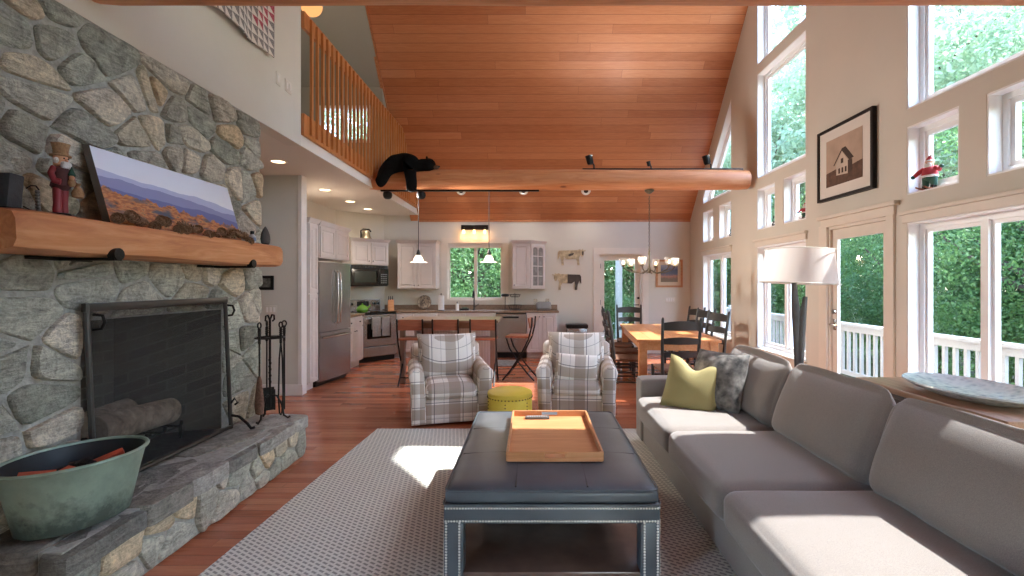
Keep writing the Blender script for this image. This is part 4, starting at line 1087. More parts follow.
# ================================================================== WALL THINGS OF THE LIVING ROOM
pic = thing('barn_photograph', 'black framed sepia barn photograph over the glazed deck door', 'picture', (XR, 4.96, 2.35))
y0, y1, z0, z1 = 4.52, 5.40, 2.345, 3.12
mb = MB(); frame_ring(mb, [(y0, z0), (y1, z0), (y1, z1), (y0, z1)], .03, 0, XR - .045, XR - .001); part(mb, 'frame', m_black, pic, smooth=0)
mb = MB(); mb.box((XR - .03, y0 + .02, z0 + .02), (XR - .004, y1 - .02, z1 - .02)); part(mb, 'mat_board', simple('mat_board', '#d9d3cb', .8, var=.02), pic, smooth=0)
m_sep = [simple('sepia_sky', '#b09a88', .8, var=.12, vscale=5), simple('sepia_field', '#5a4032', .8, var=.4, vscale=18), simple('sepia_barn', '#c0b0a0', .8), simple('sepia_roof', '#3a2a22', .8), simple('sepia_hole', '#443228', .8)]
mb = MB(); xx = XR - .032
def sq(poly, mi, d): mb.cur = mi; mb.raw([(xx - d, y1 - .15 - u*.58, z0 + .14 + w*.50) for u, w in poly], [tuple(range(len(poly)))])
sq([(0, 0), (1, 0), (1, 1), (0, 1)], 0, 0); sq([(0, 0), (1, 0), (1, .36), (.6, .30), (.3, .34), (0, .30)], 1, .0006)
sq([(.3, .2), (.62, .17), (.62, .44), (.46, .66), (.3, .44)], 2, .0012); sq([(.62, .17), (.74, .21), (.74, .44), (.62, .44)], 4, .0012)
sq([(.24, .41), (.46, .68), (.46, .73), (.22, .43)], 3, .0018); sq([(.46, .68), (.66, .43), (.78, .46), (.56, .74), (.46, .73)], 3, .0018)
for u in (.36, .45, .54): sq([(u, .22), (u + .05, .22), (u + .05, .33), (u, .33)], 3, .0018)
sq([(.43, .42), (.50, .42), (.50, .52), (.43, .52)], 3, .0018)
part(mb, 'print', m_sep, pic, smooth=0)
# quilt on the left wall
t = NT('quilt_patchwork'); v = t.coord('UV'); x, y, z = t.sep(v)
px_, py_ = t.math('DIVIDE', x, .076), t.math('DIVIDE', y, .076)
fx_, fy_ = t.math('FRACT', px_), t.math('FRACT', py_); ix, iy = t.math('FLOOR', px_), t.math('FLOOR', py_)
tri = t.math('GREATER_THAN', t.math('ADD', fx_, fy_), 1.0)
diag = t.math('MODULO', t.math('ADD', t.math('ABSOLUTE', t.math('SUBTRACT', ix, iy)), 0.0), 5.0)
isred = t.math('LESS_THAN', t.math('ABSOLUTE', t.math('SUBTRACT', diag, 2.5)), .8)
edge = t.math('LESS_THAN', iy, 1.5)
isred = t.math('MULTIPLY', isred, t.math('SUBTRACT', 1.0, edge))
calico = t.noise(v, 90, 3, .7)
dark = t.mix(isred, t.ramp(calico, [(.35, lin('#5f5c60')), (.65, lin('#9c9896'))]), t.ramp(calico, [(.35, lin('#8c2c40')), (.65, lin('#c06a78'))]))
m_quilt = t.bsdf(t.mix(tri, t.ramp(calico, [(.3, lin('#cbc4be')), (.7, lin('#e2dcd6'))]), dark), .9, 0, t.noise(v, 40, 2), .3)
mb = MB(); n, m = 30, 34; y0, y1, z0, z1 = 2.50, 4.25, 3.44, 5.3; fs_ = []
vs = []
for s in (0, 1):
    for j in range(m + 1):
        for i in range(n + 1):
            y = y0 + (y1 - y0)*i/n; z = z0 + (z1 - z0)*j/m
            d = .02 + .045*(1 - j/m) * (.6 + .4*math.sin(y*9)) + .008*math.sin(y*21 + z*3)
            vs.append((XL + d + (.012 if s else 0), y, z + .012*math.sin(y*11)*(1 - j/m)))
W = (n+1)*(m+1)
for j in range(m):
    for i in range(n):
        a = j*(n+1) + i; fs_ += [(a, a+n+1, a+n+2, a+1), (W+a, W+a+1, W+a+n+2, W+a+n+1)]
for i in range(n):
    fs_ += [(i, i+1, W+i+1, W+i), (m*(n+1)+i, W+m*(n+1)+i, W+m*(n+1)+i+1, m*(n+1)+i+1)]
for j in range(m):
    a, b = j*(n+1), (j+1)*(n+1); fs_ += [(a, W+a, W+b, b), (a+n, b+n, W+b+n, W+a+n)]
mb.raw(vs, fs_); o = solo(mb, 'wall_quilt', m_quilt, 'red, grey and cream triangle patchwork quilt hanging on the left wall', 'quilt')
uvl = o.data.uv_layers.new(name='UVMap')
for li, l in enumerate(o.data.loops):
    c_ = o.data.vertices[l.vertex_index].co; uvl.data[li].uv = (c_.y - y0, c_.z - z0)
mb = MB(); mb.cyl((XL + .03, 2.44, 5.31), (XL + .03, 4.29, 5.31), .018, n=12); o = mb.build('hanging_rod', m_rail, o)
m_plate = simple('switch_plate', '#d3ccc0', .4, var=.02)
def plate(name, label, cat, c, axis, gangs, kind='switch'):
    """switch or outlet plate on a wall; axis 0 faces +x, 1 faces -y"""
    o = thing(name, label, cat, c)
    w = .035 + .023*(gangs - 1) if gangs > 1 else .036
    def bx(m, u0, u1, v0, v1, d0, d1, b=.002):
        if axis == 0: m.box((d0, u0, v0), (d1, u1, v1), b)
        else: m.box((u0, -d1, v0), (u1, -d0, v1), b)
    p_(o, 'plate', m_plate, lambda m: bx(m, -w, w, -.058, .058, 0, .006))
    for g in range(gangs):
        u = (g - (gangs-1)/2)*.046
        p_(o, 'rocker' if kind == 'switch' else 'socket', m_white, lambda m: bx(m, u - .014, u + .014, -.032, .032, .005, .009))
    return o
plate('wall_switch', 'single white switch plate on the left wall beneath the quilt', 'switch', (XL + .001, 4.42, 3.33), 0, 1)
plate('wall_switch', 'wider white switch plate on the left wall next to the loft railing', 'switch', (XL + .001, 4.60, 3.33), 0, 2)
plate('wall_switch', 'triple switch plate on the hall wall behind the fire tools', 'switch', (-3.385, 6.199, 1.105), 1, 3)
sp = thing('small_photo_frame', 'small black picture frame on the hall wall past the chimney', 'picture', (-3.43, 6.2, 1.45))
x0, x1, z0, z1 = -3.56, -3.345, 1.36, 1.545
mb = MB(); frame_ring(mb, [(x0, z0), (x1, z0), (x1, z1), (x0, z1)], .035, 1, 6.18, 6.199); part(mb, 'frame', m_black, sp, smooth=0)
mb = MB(); mb.box((x0 + .03, 6.19, z0 + .03), (x1 - .03, 6.197, z1 - .03)); part(mb, 'print', simple('grey_print', '#6b6862', .6, var=.7, vscale=22), sp, smooth=0)

# ================================================================== PLUSH BEAR ON THE LOG
def skinned(name, pts, edges, mat, parent=None, root=0, sub=2):
    me = bpy.data.meshes.new(name); me.from_pydata([p[0] for p in pts], edges, []); me.materials.append(mat)
    o = bpy.data.objects.new(name, me); COL.objects.link(o)
    if parent: o.parent = parent
    sk = o.modifiers.new('skin', 'SKIN'); sk.use_smooth_shade = True
    sv = me.skin_vertices[0].data
    for i, p in enumerate(pts): sv[i].radius = (p[1], p[1]) if not isinstance(p[1], tuple) else p[1]; sv[i].use_root = i == root
    ss = o.modifiers.new('sub', 'SUBSURF'); ss.levels = sub; ss.render_levels = sub
    return o
t = NT('black_plush'); v = t.coord(); m_plush = t.bsdf(t.ramp(t.noise(v, 60, 3, .7), [(.3, lin('#050505')), (.7, lin('#161514'))]), .95, 0, t.noise(v, 45, 3, .8), 1.0, .03, Specular_IOR_Level=.15)
bear = thing('plush_bear', 'black plush bear lying draped over the log tie beam', 'plush toy', (-1.84, LY, 3.10))
bear.scale = (.9, .95, .9)
bp = [((-.14, -.07, .11), 0.186), ((.03, -.06, .12), 0.174), ((.19, -.06, .085), 0.150), ((.30, -.05, .075), 0.120), ((.38, -.07, .085), 0.138),   # spine to head
      ((.455, -.08, .05), 0.060),
      ((-.24, -.17, .05), 0.138), ((-.325, -.245, -.08), 0.108), ((-.36, -.27, -.24), 0.098), ((-.43, -.30, -.27), 0.084),                   # near hind leg
      ((.06, -.17, .05), 0.120), ((.09, -.245, -.09), 0.098), ((.115, -.25, -.22), 0.094), ((.125, -.285, -.40), 0.084),                     # near fore leg
      ((-.2, .12, .06), 0.108), ((-.22, .225, -.1), 0.084), ((.1, .13, .06), 0.096), ((.12, .225, -.12), 0.078)]
skinned('body', bp, [(0, 1), (1, 2), (2, 3), (3, 4), (4, 5), (0, 6), (6, 7), (7, 8), (8, 9), (1, 10), (10, 11), (11, 12), (12, 13), (0, 14), (14, 15), (1, 16), (16, 17)], m_plush, bear, 1)
for y in (-.13, .02): p_(bear, 'ear', m_plush, lambda m: m.sphere((.33, y, .18), .035, 12, (.5, 1, 1)))
p_(bear, 'muzzle', simple('tan_plush', '#5c4a3a', .95, bump=.6, bscale=90), lambda m: m.sphere((.475, -.09, .045), .042, 14, (1.2, .9, .8)))
p_(bear, 'nose', m_black, lambda m: m.sphere((.522, -.10, .055), .015, 10))
for y in (-.135, -.04): p_(bear, 'eye', m_blackgl, lambda m: m.sphere((.43, y, .105), .011, 10))
# ================================================================== KITCHEN
def panel_door(mb, x0, x1, z0, z1, d=.02, arch=False):
    """raised panel door, local: spans x, z; face towards -y at y = -d"""
    f = .052
    mb.box((x0, -d*.4, z0), (x1, 0, z1))
    mb.box((x0, -d, z0), (x0 + f, -d*.3, z1), .003); mb.box((x1 - f, -d, z0), (x1, -d*.3, z1), .003)
    mb.box((x0 + f, -d, z0), (x1 - f, -d*.3, z0 + f), .003); mb.box((x0 + f, -d, z1 - f), (x1 - f, -d*.3, z1), .003)
    mb.box((x0 + f + .022, -d*.95, z0 + f + .022), (x1 - f - .022, -d*.3, z1 - f - .022), .010, 1)
def cab(name, label, cat, loc, rz, w, d, z0, z1, doors, crown=False, toe=False, drawers=0, knobs=True, group=None):
    """a cabinet box; its face is local y=0 looking to -y, its left end local x=0"""
    o = thing(name, label, cat, loc, rz, group)
    zb = z0 + (.1 if toe else 0)
    p_(o, 'carcass', m_cab, lambda m: (m.box((0, 0, zb), (w, d, z1), .002), m.box((.0, .06, z0), (w, d, zb)) if toe else None), smooth=0)
    if crown: p_(o, 'crown_moulding', m_cab, lambda m: m.hexa([(-.0, -.012, z1), (w + .0, -.012, z1), (w + .0, d, z1), (-.0, d, z1), (-.03, -.05, z1 + .06), (w + .03, -.05, z1 + .06), (w + .03, d, z1 + .06), (-.03, d, z1 + .06)]), smooth=0)
    dz1 = z1 - .015
    if drawers:
        for k in range(drawers):
            a, b = w*k/drawers + .012, w*(k+1)/drawers - .012
            def dr(m): m.box((a, -.02, z1 - .165), (b, 0, z1 - .02), .003); m.box((a + .03, -.025, z1 - .14), (b - .03, -.015, z1 - .045), .004, 1)
            dd = p_(o, 'drawer', m_cab, dr, smooth=0)
            if knobs: p_(dd, 'knob', m_black, lambda m: m.sphere(((a+b)/2, -.036, z1 - .092), .013, 8))
        dz1 = z1 - .18
    n = doors if isinstance(doors, int) else len(doors)
    for k in range(n):
        a, b = w*k/n + .012, w*(k+1)/n - .012
        rows = [(zb + .015, dz1)]
        if z1 - zb > 1.9: rows = [(zb + .015, zb + .72), (zb + .735, 1.62), (1.635, dz1)] if False else [(zb + .015, 1.30), (1.315, dz1)]
        for (u, v) in rows:
            dd = p_(o, 'door', m_cab, lambda m: panel_door(m, a, b, u, v), smooth=0)
            if knobs: p_(dd, 'knob', m_black, lambda m: m.sphere((b - .03 if (k % 2 == 0 and n > 1) else a + .03, -.036, v - .06 if zb < 1 else u + .06), .011, 8))
    return o
PX, FR = R(90), 0
# tall pantry and the cabinet over the fridge, faces towards the room (+x)
cab('pantry_cabinet', 'tall white pantry cabinet between the hall wall and the fridge', 'cabinet', (-2.985, 6.365, 0), R(90), .275, .62, 0, 2.26, 1, True, True, knobs=False)
cab('wall_cabinet', 'white wall cabinet above the stainless fridge', 'cabinet', (-2.985, 6.70, 0), R(90), 1.05, .62, 1.80, 2.26, 2, True, knobs=False)
fr = thing('fridge', 'stainless french door fridge with bottom freezer beside the white pantry', 'fridge', (-2.965, 6.66, 0), R(90 - 9.3))
fw = .81
p_(fr, 'body', m_steeld, lambda m: m.box((0, .045, .03), (fw, .62, 1.745), .006), smooth=0)
p_(fr, 'kick_plate', m_black, lambda m: m.box((.01, .07, 0), (fw - .01, .6, .06)), smooth=0)
def fdoor(m, a, b, z0, z1):
    rings = []
    n = 10
    poly = [(a + (b-a)*i/n, -.012*math.sin(PI*(a + (b-a)*i/n)/fw) - .0) for i in range(n+1)] + [(b, .045), (a, .045)]
    m.prism(poly, 2, z0, z1)
for a, b in ((.003, fw/2 - .002), (fw/2 + .002, fw - .003)):
    d = p_(fr, 'door', m_steel, lambda m: fdoor(m, a, b, .76, 1.745), smooth=30)
    xh = b - .035 if a < .1 else a + .035
    p_(d, 'handle', m_chrome, lambda m: m.tube([(xh, -.01, .86), (xh, -.05, .89), (xh, -.068, 1.25), (xh, -.05, 1.6), (xh, -.01, 1.63)], .012, 10))
d = p_(fr, 'freezer_drawer', m_steel, lambda m: fdoor(m, .003, fw - .003, .07, .752), smooth=30)
p_(d, 'handle', m_chrome, lambda m: m.tube([(.08, -.01, .68), (.1, -.06, .685), (fw/2, -.07, .685), (fw - .1, -.06, .685), (fw - .08, -.01, .68)], .012, 10))
# short run of base cabinet beyond the fridge
cab('base_cabinet', 'narrow white base cabinet between fridge and range', 'cabinet', (-3.03, 7.72, 0), R(90), .80, .6, 0, .875, 2, False, True, 2)
m_count = m_granite
mb = MB(); mb.box((-3.65, 7.70, .876), (-3.0, 8.58, .912), .005); solo(mb, 'countertop', m_granite, 'brown granite countertop on the cabinet beside the fridge', 'countertop', smooth=0)
# range on the diagonal wall
ANG = math.atan2(U.y, U.x)
rg0 = Vector((-3.13, 8.66))
rn = thing('kitchen_range', 'stainless kitchen range with towels on its oven door', 'range', (rg0.x, rg0.y, 0), ANG)
rw, rd = .745, .66
p_(rn, 'body', m_steel, lambda m: m.box((0, .0, .09), (rw, rd, .895), .004), smooth=0)
p_(rn, 'plinth', m_black, lambda m: m.box((.02, .03, 0), (rw - .02, rd, .09)), smooth=0)
p_(rn, 'cooktop', m_blackgl, lambda m: m.box((-.003, -.015, .895), (rw + .003, rd, .912), .004), smooth=0)
for (bx, by, br_) in ((.19, .17, .10), (.55, .17, .08), (.19, .45, .075), (.55, .45, .10)): p_(rn, 'burner', m_steeld, lambda m: m.lathe([(br_, .912), (br_, .9135), (br_ - .012, .9138)], 24, (bx, by, 0)))
od_ = p_(rn, 'oven_door', m_steel, lambda m: m.box((.01, -.03, .29), (rw - .01, 0, .86), .006), smooth=0)
p_(od_, 'window', m_blackgl, lambda m: m.box((.13, -.034, .42), (rw - .13, -.028, .70), .003), smooth=0)
p_(od_, 'handle', m_steel, lambda m: m.tube([(.06, -.03, .80), (.06, -.07, .80), (rw/2, -.078, .80), (rw - .06, -.07, .80), (rw - .06, -.03, .80)], .011, 8))
p_(od_, 'vent_strip', m_black, lambda m: m.box((.015, -.012, .862), (rw - .015, 0, .893)), smooth=0)
wd = p_(rn, 'warming_drawer', m_steel, lambda m: m.box((.01, -.028, .10), (rw - .01, 0, .272), .006), smooth=0)
p_(wd, 'grip', m_black, lambda m: m.box((.01, -.02, .274), (rw - .01, -.001, .288)), smooth=0)
bg = p_(rn, 'backguard', m_steel, lambda m: m.box((0, rd - .07, .905), (rw, rd, 1.13), .012), smooth=0)
p_(bg, 'display', m_black, lambda m: m.box((.25, rd - .074, 1.0), (rw - .25, rd - .068, 1.09), .003), smooth=0)
for x in (.06, .14, rw - .14, rw - .06): p_(bg, 'knob', m_black, lambda m: m.cyl((x, rd - .07, 1.045), (x, rd - .1, 1.045), .022, n=14))
m_towel = simple('grey_towel', '#8d8782', .95, var=.3, vscale=70, bump=.4)
TR = Matrix.Translation((rg0.x, rg0.y, 0)) @ Matrix.Rotation(ANG, 4, 'Z')
for k, (x0, x1, lb) in enumerate(((.20, .37, 'grey patterned towel hung at the left on the oven handle'), (.39, .55, 'grey patterned towel hung at the right on the oven handle'))):
    mb = MB(); n = 12; vs = []; fs_ = []
    path = [(-.064, .60), (-.066, .79), (-.070, .815), (-.082, .818), (-.094, .80), (-.096, .62), (-.097, .47)]
    rings = [[(x0 + (x1-x0)*i/n, y - .006*math.sin(i*1.9 + k) * (1 if z < .7 else .2), z) for i in range(n+1)] for y, z in path]
    thick = [[(x, y - (.006 if z < .81 else 0), z + (.006 if z >= .81 else 0)) for x, y, z in r_] for r_ in rings]
    mb.ring_skin([a + b[::-1] for a, b in zip(rings, thick)])
    o = solo(mb, 'kitchen_towel', m_towel, lb, 'towel'); o.matrix_world = TR
# kettle, knife block
def on_diag(x, y, z): return TR @ Vector((x, y, z))
m_kettle = simple('green_enamel', '#5c8c2e', .25, var=.04)
kt = thing('green_kettle', 'apple green enamel kettle on the range', 'kettle', on_diag(.16, .2, .914), ANG)
p_(kt, 'body', m_kettle, lambda m: m.lathe([(.085, 0), (.105, .02), (.108, .05), (.09, .09), (.055, .118), (.03, .125)], 24))
p_(kt, 'lid', m_kettle, lambda m: (m.lathe([(.04, .12), (.03, .132), (.005, .138)], 18), m.sphere((0, 0, .148), .013, 10)))
p_(kt, 'handle', m_black, lambda m: m.tube([(-.08, 0, .1), (-.085, 0, .16), (-.04, 0, .205), (.04, 0, .205), (.085, 0, .16), (.08, 0, .1)], .008, 8))
p_(kt, 'spout', m_kettle, lambda m: m.tube([(.09, 0, .06), (.13, 0, .09), (.155, 0, .125)], [.022, .016, .012], 10))
kb = thing('knife_block', 'wooden knife block full of black handles beside the range', 'knife block', (-2.79, 9.42, .912), R(20))
p_(kb, 'block', m_tray, lambda m: m.prism([(-.09, 0), (.07, 0), (.10, .14), (-.02, .21)], 0, -.055, .055))
for k in range(6):
    x = -.035 + .035*(k % 3); y = .015 + .04*(k // 3); z = .185 - .045*(k // 3)
    p_(kb, 'knife_handle', m_black, lambda m: m.tube([(x, y, z), (x, y + .04, z + .09)], .009, 8))
# microwave and the cabinet over it
uo = TR @ Vector((-.01, .30, 0))
mw = thing('microwave', 'black over-range microwave with glass door and control panel', 'microwave', (uo.x, uo.y, 1.385), ANG)
p_(mw, 'body', m_blackwood, lambda m: m.box((0, .02, 0), (.765, .38, .40), .004), smooth=0)
d = p_(mw, 'door', m_blackgl, lambda m: m.box((.005, -.015, .02), (.565, .02, .335), .006), smooth=0)
p_(d, 'window', simple('microwave_glass', '#2b3630', .12), lambda m: m.box((.06, -.018, .075), (.50, -.012, .285), .003), smooth=0)
p_(d, 'handle', m_black, lambda m: m.tube([(.53, -.015, .06), (.53, -.045, .08), (.53, -.045, .28), (.53, -.015, .30)], .01, 8))
p_(mw, 'control_panel', m_blackgl, lambda m: m.box((.572, -.012, .02), (.76, .02, .335), .005), smooth=0)
p_(mw, 'keypad', simple('key_grey', '#77787a', .5), lambda m: [m.box((.60 + .045*i, -.0145, .06 + .04*j), (.63 + .045*i, -.0115, .08 + .04*j)) for i in range(3) for j in range(5)], smooth=0)
p_(mw, 'vent_grille', m_steeld, lambda m: [m.box((.02 + .0605*i, -.012, .345), (.07 + .0605*i, .02, .392), .004) for i in range(12)], smooth=0)
uc = cab('wall_cabinet', 'white two door cabinet above the microwave, topped by a bell', 'cabinet', (uo.x, uo.y, 0), ANG, .765, .35, 1.79, 2.23, 2, True)
m_bronze = simple('aged_bronze', '#5c5240', .45, .6, var=.35, vscale=20)
bc = TR @ Vector((.36, .44, 2.292))
bl = thing('farm_bell', 'old bronze bell standing on the cabinet above the microwave', 'bell', bc, ANG)
p_(bl, 'bell_body', m_bronze, lambda m: m.lathe([(.115, 0), (.118, .008), (.10, .03), (.078, .08), (.07, .13), (.05, .155), (.001, .16)], 24))
p_(bl, 'yoke', m_iron, lambda m: m.tube([(-.1, 0, .01), (-.105, 0, .15), (-.06, 0, .19), (.06, 0, .19), (.1, 0, .15)], .016, 8))
# back wall: base cabinets, dishwasher, counter
YF = 9.28
cab('base_cabinet', 'white base cabinet in the left corner of the window wall', 'cabinet', (-2.72, YF, 0), 0, .86, .6, 0, .875, 2, False, True, 2)
cab('base_cabinet', 'white base cabinet under the kitchen sink', 'cabinet', (-1.85, YF, 0), 0, 1.12, .6, 0, .875, 2, False, True, 2)
dw = thing('dishwasher', 'stainless dishwasher left of the end base cabinet', 'dishwasher', (-.725, YF, 0))
p_(dw, 'tub', m_steeld, lambda m: m.box((.005, .01, .1), (.595, .6, .872)), smooth=0)
d = p_(dw, 'door', m_steel, lambda m: m.box((.005, -.025, .12), (.595, .01, .85), .006), smooth=0)
p_(d, 'pocket_handle', m_black, lambda m: m.box((.15, -.027, .77), (.45, -.02, .805), .003), smooth=0)
p_(dw, 'kick_plate', m_black, lambda m: m.box((.005, .03, 0), (.595, .5, .1)), smooth=0)
cab('base_cabinet', 'white two door base cabinet at the right end of the counter', 'cabinet', (-.12, YF, 0), 0, .58, .6, 0, .875, 2, False, True, 0)
mb = MB()
mb.box((-2.74, YF - .035, .876), (.50, YB - .001, .912), .006)
mb.box((-3.05, YB - .03, .912), (.50, YB - .001, 1.005), .003)
q = [TR @ Vector(p) for p in ((.765, 0, 0), (.765, .7, 0))]
mb.hexa([(q[0].x, q[0].y, .876), (-2.74, YF - .03, .876), (-2.74, YB - .02, .876), (q[1].x + .02, YB - .02, .876), (q[0].x, q[0].y, .911), (-2.74, YF - .03, .911), (-2.74, YB - .02, .911), (q[1].x + .02, YB - .02, .911)])
solo(mb, 'countertop', m_granite, 'long brown granite countertop with backsplash under the kitchen window', 'countertop', smooth=0)
# uppers
cab('wall_cabinet', 'white two door wall cabinet left of the kitchen window', 'cabinet', (-2.70, 9.56, 0), 0, .77, .34, 1.33, 2.24, 2, True)
wc = thing('wall_cabinet', 'white wall cabinet with an angled glass door right of the kitchen window', 'cabinet', (-.42, 9.56, 0))
p_(wc, 'carcass', m_cab, lambda m: m.prism([(0, 0), (.36, 0), (.66, .30), (.66, .339), (0, .339)], 2, 1.33, 2.24), smooth=0)
p_(wc, 'crown_moulding', m_cab, lambda m: m.ring_skin([[(x, y, 2.24) for x, y in ((0, -.01), (.365, -.01), (.67, .30), (.67, .339), (0, .339))], [(x, y, 2.30) for x, y in ((-.03, -.05), (.385, -.05), (.71, .28), (.71, .339), (-.03, .339))]]), smooth=0)
d = p_(wc, 'door', m_cab, lambda m: panel_door(m, .012, .348, 1.345, 2.225), smooth=0); p_(d, 'knob', m_black, lambda m: m.sphere((.05, -.036, 1.41), .011, 8))
gd = bpy.data.objects.new('glass_door', None)
GT = Matrix.Translation((.36, 0, 0)) @ Matrix.Rotation(R(45), 4, 'Z')
W_ = .424
def glz(m):
    frame_ring(m, [(.012, 1.345), (W_ - .012, 1.345), (W_ - .012, 2.225), (.012, 2.225)], .055, 1, -.022, 0)
    m.box((W_/2 - .009, -.018, 1.39), (W_/2 + .009, -.006, 2.17))
    for z in (1.59, 1.79, 1.99): m.box((.06, -.018, z - .008), (W_ - .06, -.006, z + .008))
    for s in (-1, 1):                                                 # arched heads
        xa, xb_ = (.06, W_/2 - .008) if s < 0 else (W_/2 + .008, W_ - .06)
        cx_ = (xa + xb_)/2; r_ = (xb_ - xa)/2; pts = [(cx_ - r_*math.cos(PI*k/12), 2.10 + .07*math.sin(PI*k/12)) for k in range(13)]
        m.prism([(xb_, 2.19), (xa, 2.19)] + pts, 1, -.02, -.004)
bpy.data.objects.remove(gd)
mb = MB(); glz(mb); mb.v = [tuple(GT @ Vector(p)) for p in mb.v]; gd = mb.build('glass_door', m_cab, wc, smooth=0)
m_cabgl = simple('cabinet_glass', '#8d8a86', .08, 0, var=.3, vscale=9)
mb = MB(); mb.box((.05, -.009, 1.39), (W_ - .05, -.003, 2.18), mat=GT); mb.build('glass', m_cabgl, gd, smooth=0)
# things on the counter
CZ = .9125
pt = thing('paper_towel_roll', 'white paper towel roll on an upright holder beside the kitchen window', 'paper towel', (-1.79, 9.36, CZ))
p_(pt, 'holder', m_black, lambda m: (m.lathe([(.075, 0), (.075, .01), (.01, .014)], 20), m.cyl((0, 0, .01), (0, 0, .32), .007, n=8), m.sphere((0, 0, .325), .013, 8)))
p_(pt, 'roll', simple('paper', '#dedbd8', .9, var=.02), lambda m: m.lathe([(.018, .016), (.058, .016), (.058, .295), (.018, .295)], 24))
sb = thing('soap_bottle', 'small white soap pump bottle beside the faucet', 'bottle', (-1.50, 9.5, CZ))
p_(sb, 'bottle_body', m_white, lambda m: m.lathe([(.03, 0), (.032, .01), (.032, .11), (.015, .13)], 16)); p_(sb, 'pump', m_black, lambda m: (m.cyl((0, 0, .13), (0, 0, .17), .009, n=8), m.tube([(0, 0, .168), (0, -.04, .165)], .006, 6)))
fc = thing('kitchen_faucet', 'tall black arched kitchen faucet under the window', 'faucet', (-1.18, 9.62, CZ))
p_(fc, 'base', m_black, lambda m: m.lathe([(.03, 0), (.03, .01), (.018, .03)], 16))
p_(fc, 'spout', m_black, lambda m: m.tube([(0, 0, .02), (0, 0, .30), (0, -.03, .36), (0, -.09, .385), (0, -.15, .36), (0, -.17, .30), (0, -.172, .24)], [.014, .013, .013, .013, .013, .015, .017], 10))
p_(fc, 'lever', m_black, lambda m: m.tube([(.015, 0, .06), (.05, 0, .08), (.09, 0, .12)], .007, 8))
sk = thing('sponge_caddy', 'low black sponge caddy next to the soap bottle', 'caddy', (-1.36, 9.56, CZ))
p_(sk, 'tray', m_black, lambda m: m.box((-.09, -.04, 0), (.09, .04, .035), .006)); p_(sk, 'sponge', simple('sponge', '#4d5a44', .95), lambda m: m.box((-.05, -.025, .02), (.05, .025, .055), .006))
wp = thing('display_plate', 'round patterned plate leaning on the backsplash left of the paper towel', 'plate', (-2.22, 9.83, CZ))
def tilt(root): root.rotation_euler = (R(-80), 0, 0)
t = NT('plate_glaze'); v = t.coord(); x, y, z = t.sep(v); rad = t.math('SQRT', t.math('ADD', t.math('MULTIPLY', x, x), t.math('MULTIPLY', y, y)))
m_dplate = t.bsdf(t.mix(t.math('MULTIPLY', t.math('GREATER_THAN', t.noise(v, 26, 2), .52), t.math('LESS_THAN', rad, .15)), t.ramp(rad, [(.0, lin('#a3917c')), (.10, lin('#8a7a68')), (.11, lin('#c1b3a0')), (.14, lin('#7a6c5c'))]), lin('#5e5246')), .3)
p_(wp, 'plate_body', m_dplate, lambda m: m.lathe([(.001, 0), (.08, .0), (.14, .02), (.142, .024), (.08, .008), (.001, .006)], 36, mat=Matrix.Translation((0, 0, .145)) @ Matrix.Rotation(R(75), 4, 'X')))
p_(wp, 'easel', m_black, lambda m: (m.tube([(-.05, -.06, .0), (-.05, .02, .004), (-.05, .05, .14)], .004, 6), m.tube([(.05, -.06, .0), (.05, .02, .004), (.05, .05, .14)], .004, 6)))
fb = thing('fruit_stand', 'two tier black wire fruit stand at the right of the kitchen sink', 'basket', (-.36, 9.58, CZ))
def wires(m, r, z0, z1, n=14):
    for r_, z in ((r, z1), (r*.75, z0)): m.tube([(r_*math.cos(2*PI*i/24), r_*math.sin(2*PI*i/24), z) for i in range(25)], .004, 5)
    for k in range(n): a_ = 2*PI*k/n; m.tube([(r*.75*math.cos(a_), r*.75*math.sin(a_), z0), (r*math.cos(a_), r*math.sin(a_), z1)], .003, 5)
p_(fb, 'lower_basket', m_iron, lambda m: wires(m, .14, .02, .1)); p_(fb, 'upper_basket', m_iron, lambda m: wires(m, .11, .26, .31))
p_(fb, 'post', m_iron, lambda m: (m.tube([(.0, .0, 0), (0, 0, .34)], .006, 8), m.lathe([(.1, 0), (.1, .008)], 20)))
mb = MB(); mb.lathe([(.05, 0), (.09, .02), (.115, .05), (.11, .052), (.08, .02), (.001, .012)], 24, mat=M4((-.585, 9.60, CZ)))
b0 = mb
pd = thing('pedestal_dish', 'black oval dish on a thin foot left of the fruit stand', 'dish', (-.56, 9.66, CZ))
p_(pd, 'dish', m_black, lambda m: m.lathe([(.001, .262), (.06, .265), (.085, .285), (.07, .315), (.001, .325)], 20)); p_(pd, 'foot', m_iron, lambda m: (m.cyl((0, 0, 0), (0, 0, .265), .006, n=8), m.lathe([(.06, 0), (.06, .006), (.008, .012)], 18)))
for k, (x, y, lb) in enumerate(((.05, 9.66, 'clear stemmed glass on the counter left of the grey toaster'), (.29, 9.74, 'clear stemmed glass on the counter behind the grey toaster'))):
    g = thing('wine_glass', lb, 'wine glass', (x, y, CZ))
    p_(g, 'bowl', m_clear, lambda m: m.lathe([(.006, .1), (.03, .115), (.042, .15), (.04, .2), (.034, .22)], 18, cap0=False, cap1=False)); p_(g, 'stem', m_clear, lambda m: m.lathe([(.036, 0), (.034, .004), (.005, .01), (.004, .1)], 14))
ts = thing('toaster', 'grey two slot toaster at the right end of the counter', 'toaster', (.21, 9.52, CZ))
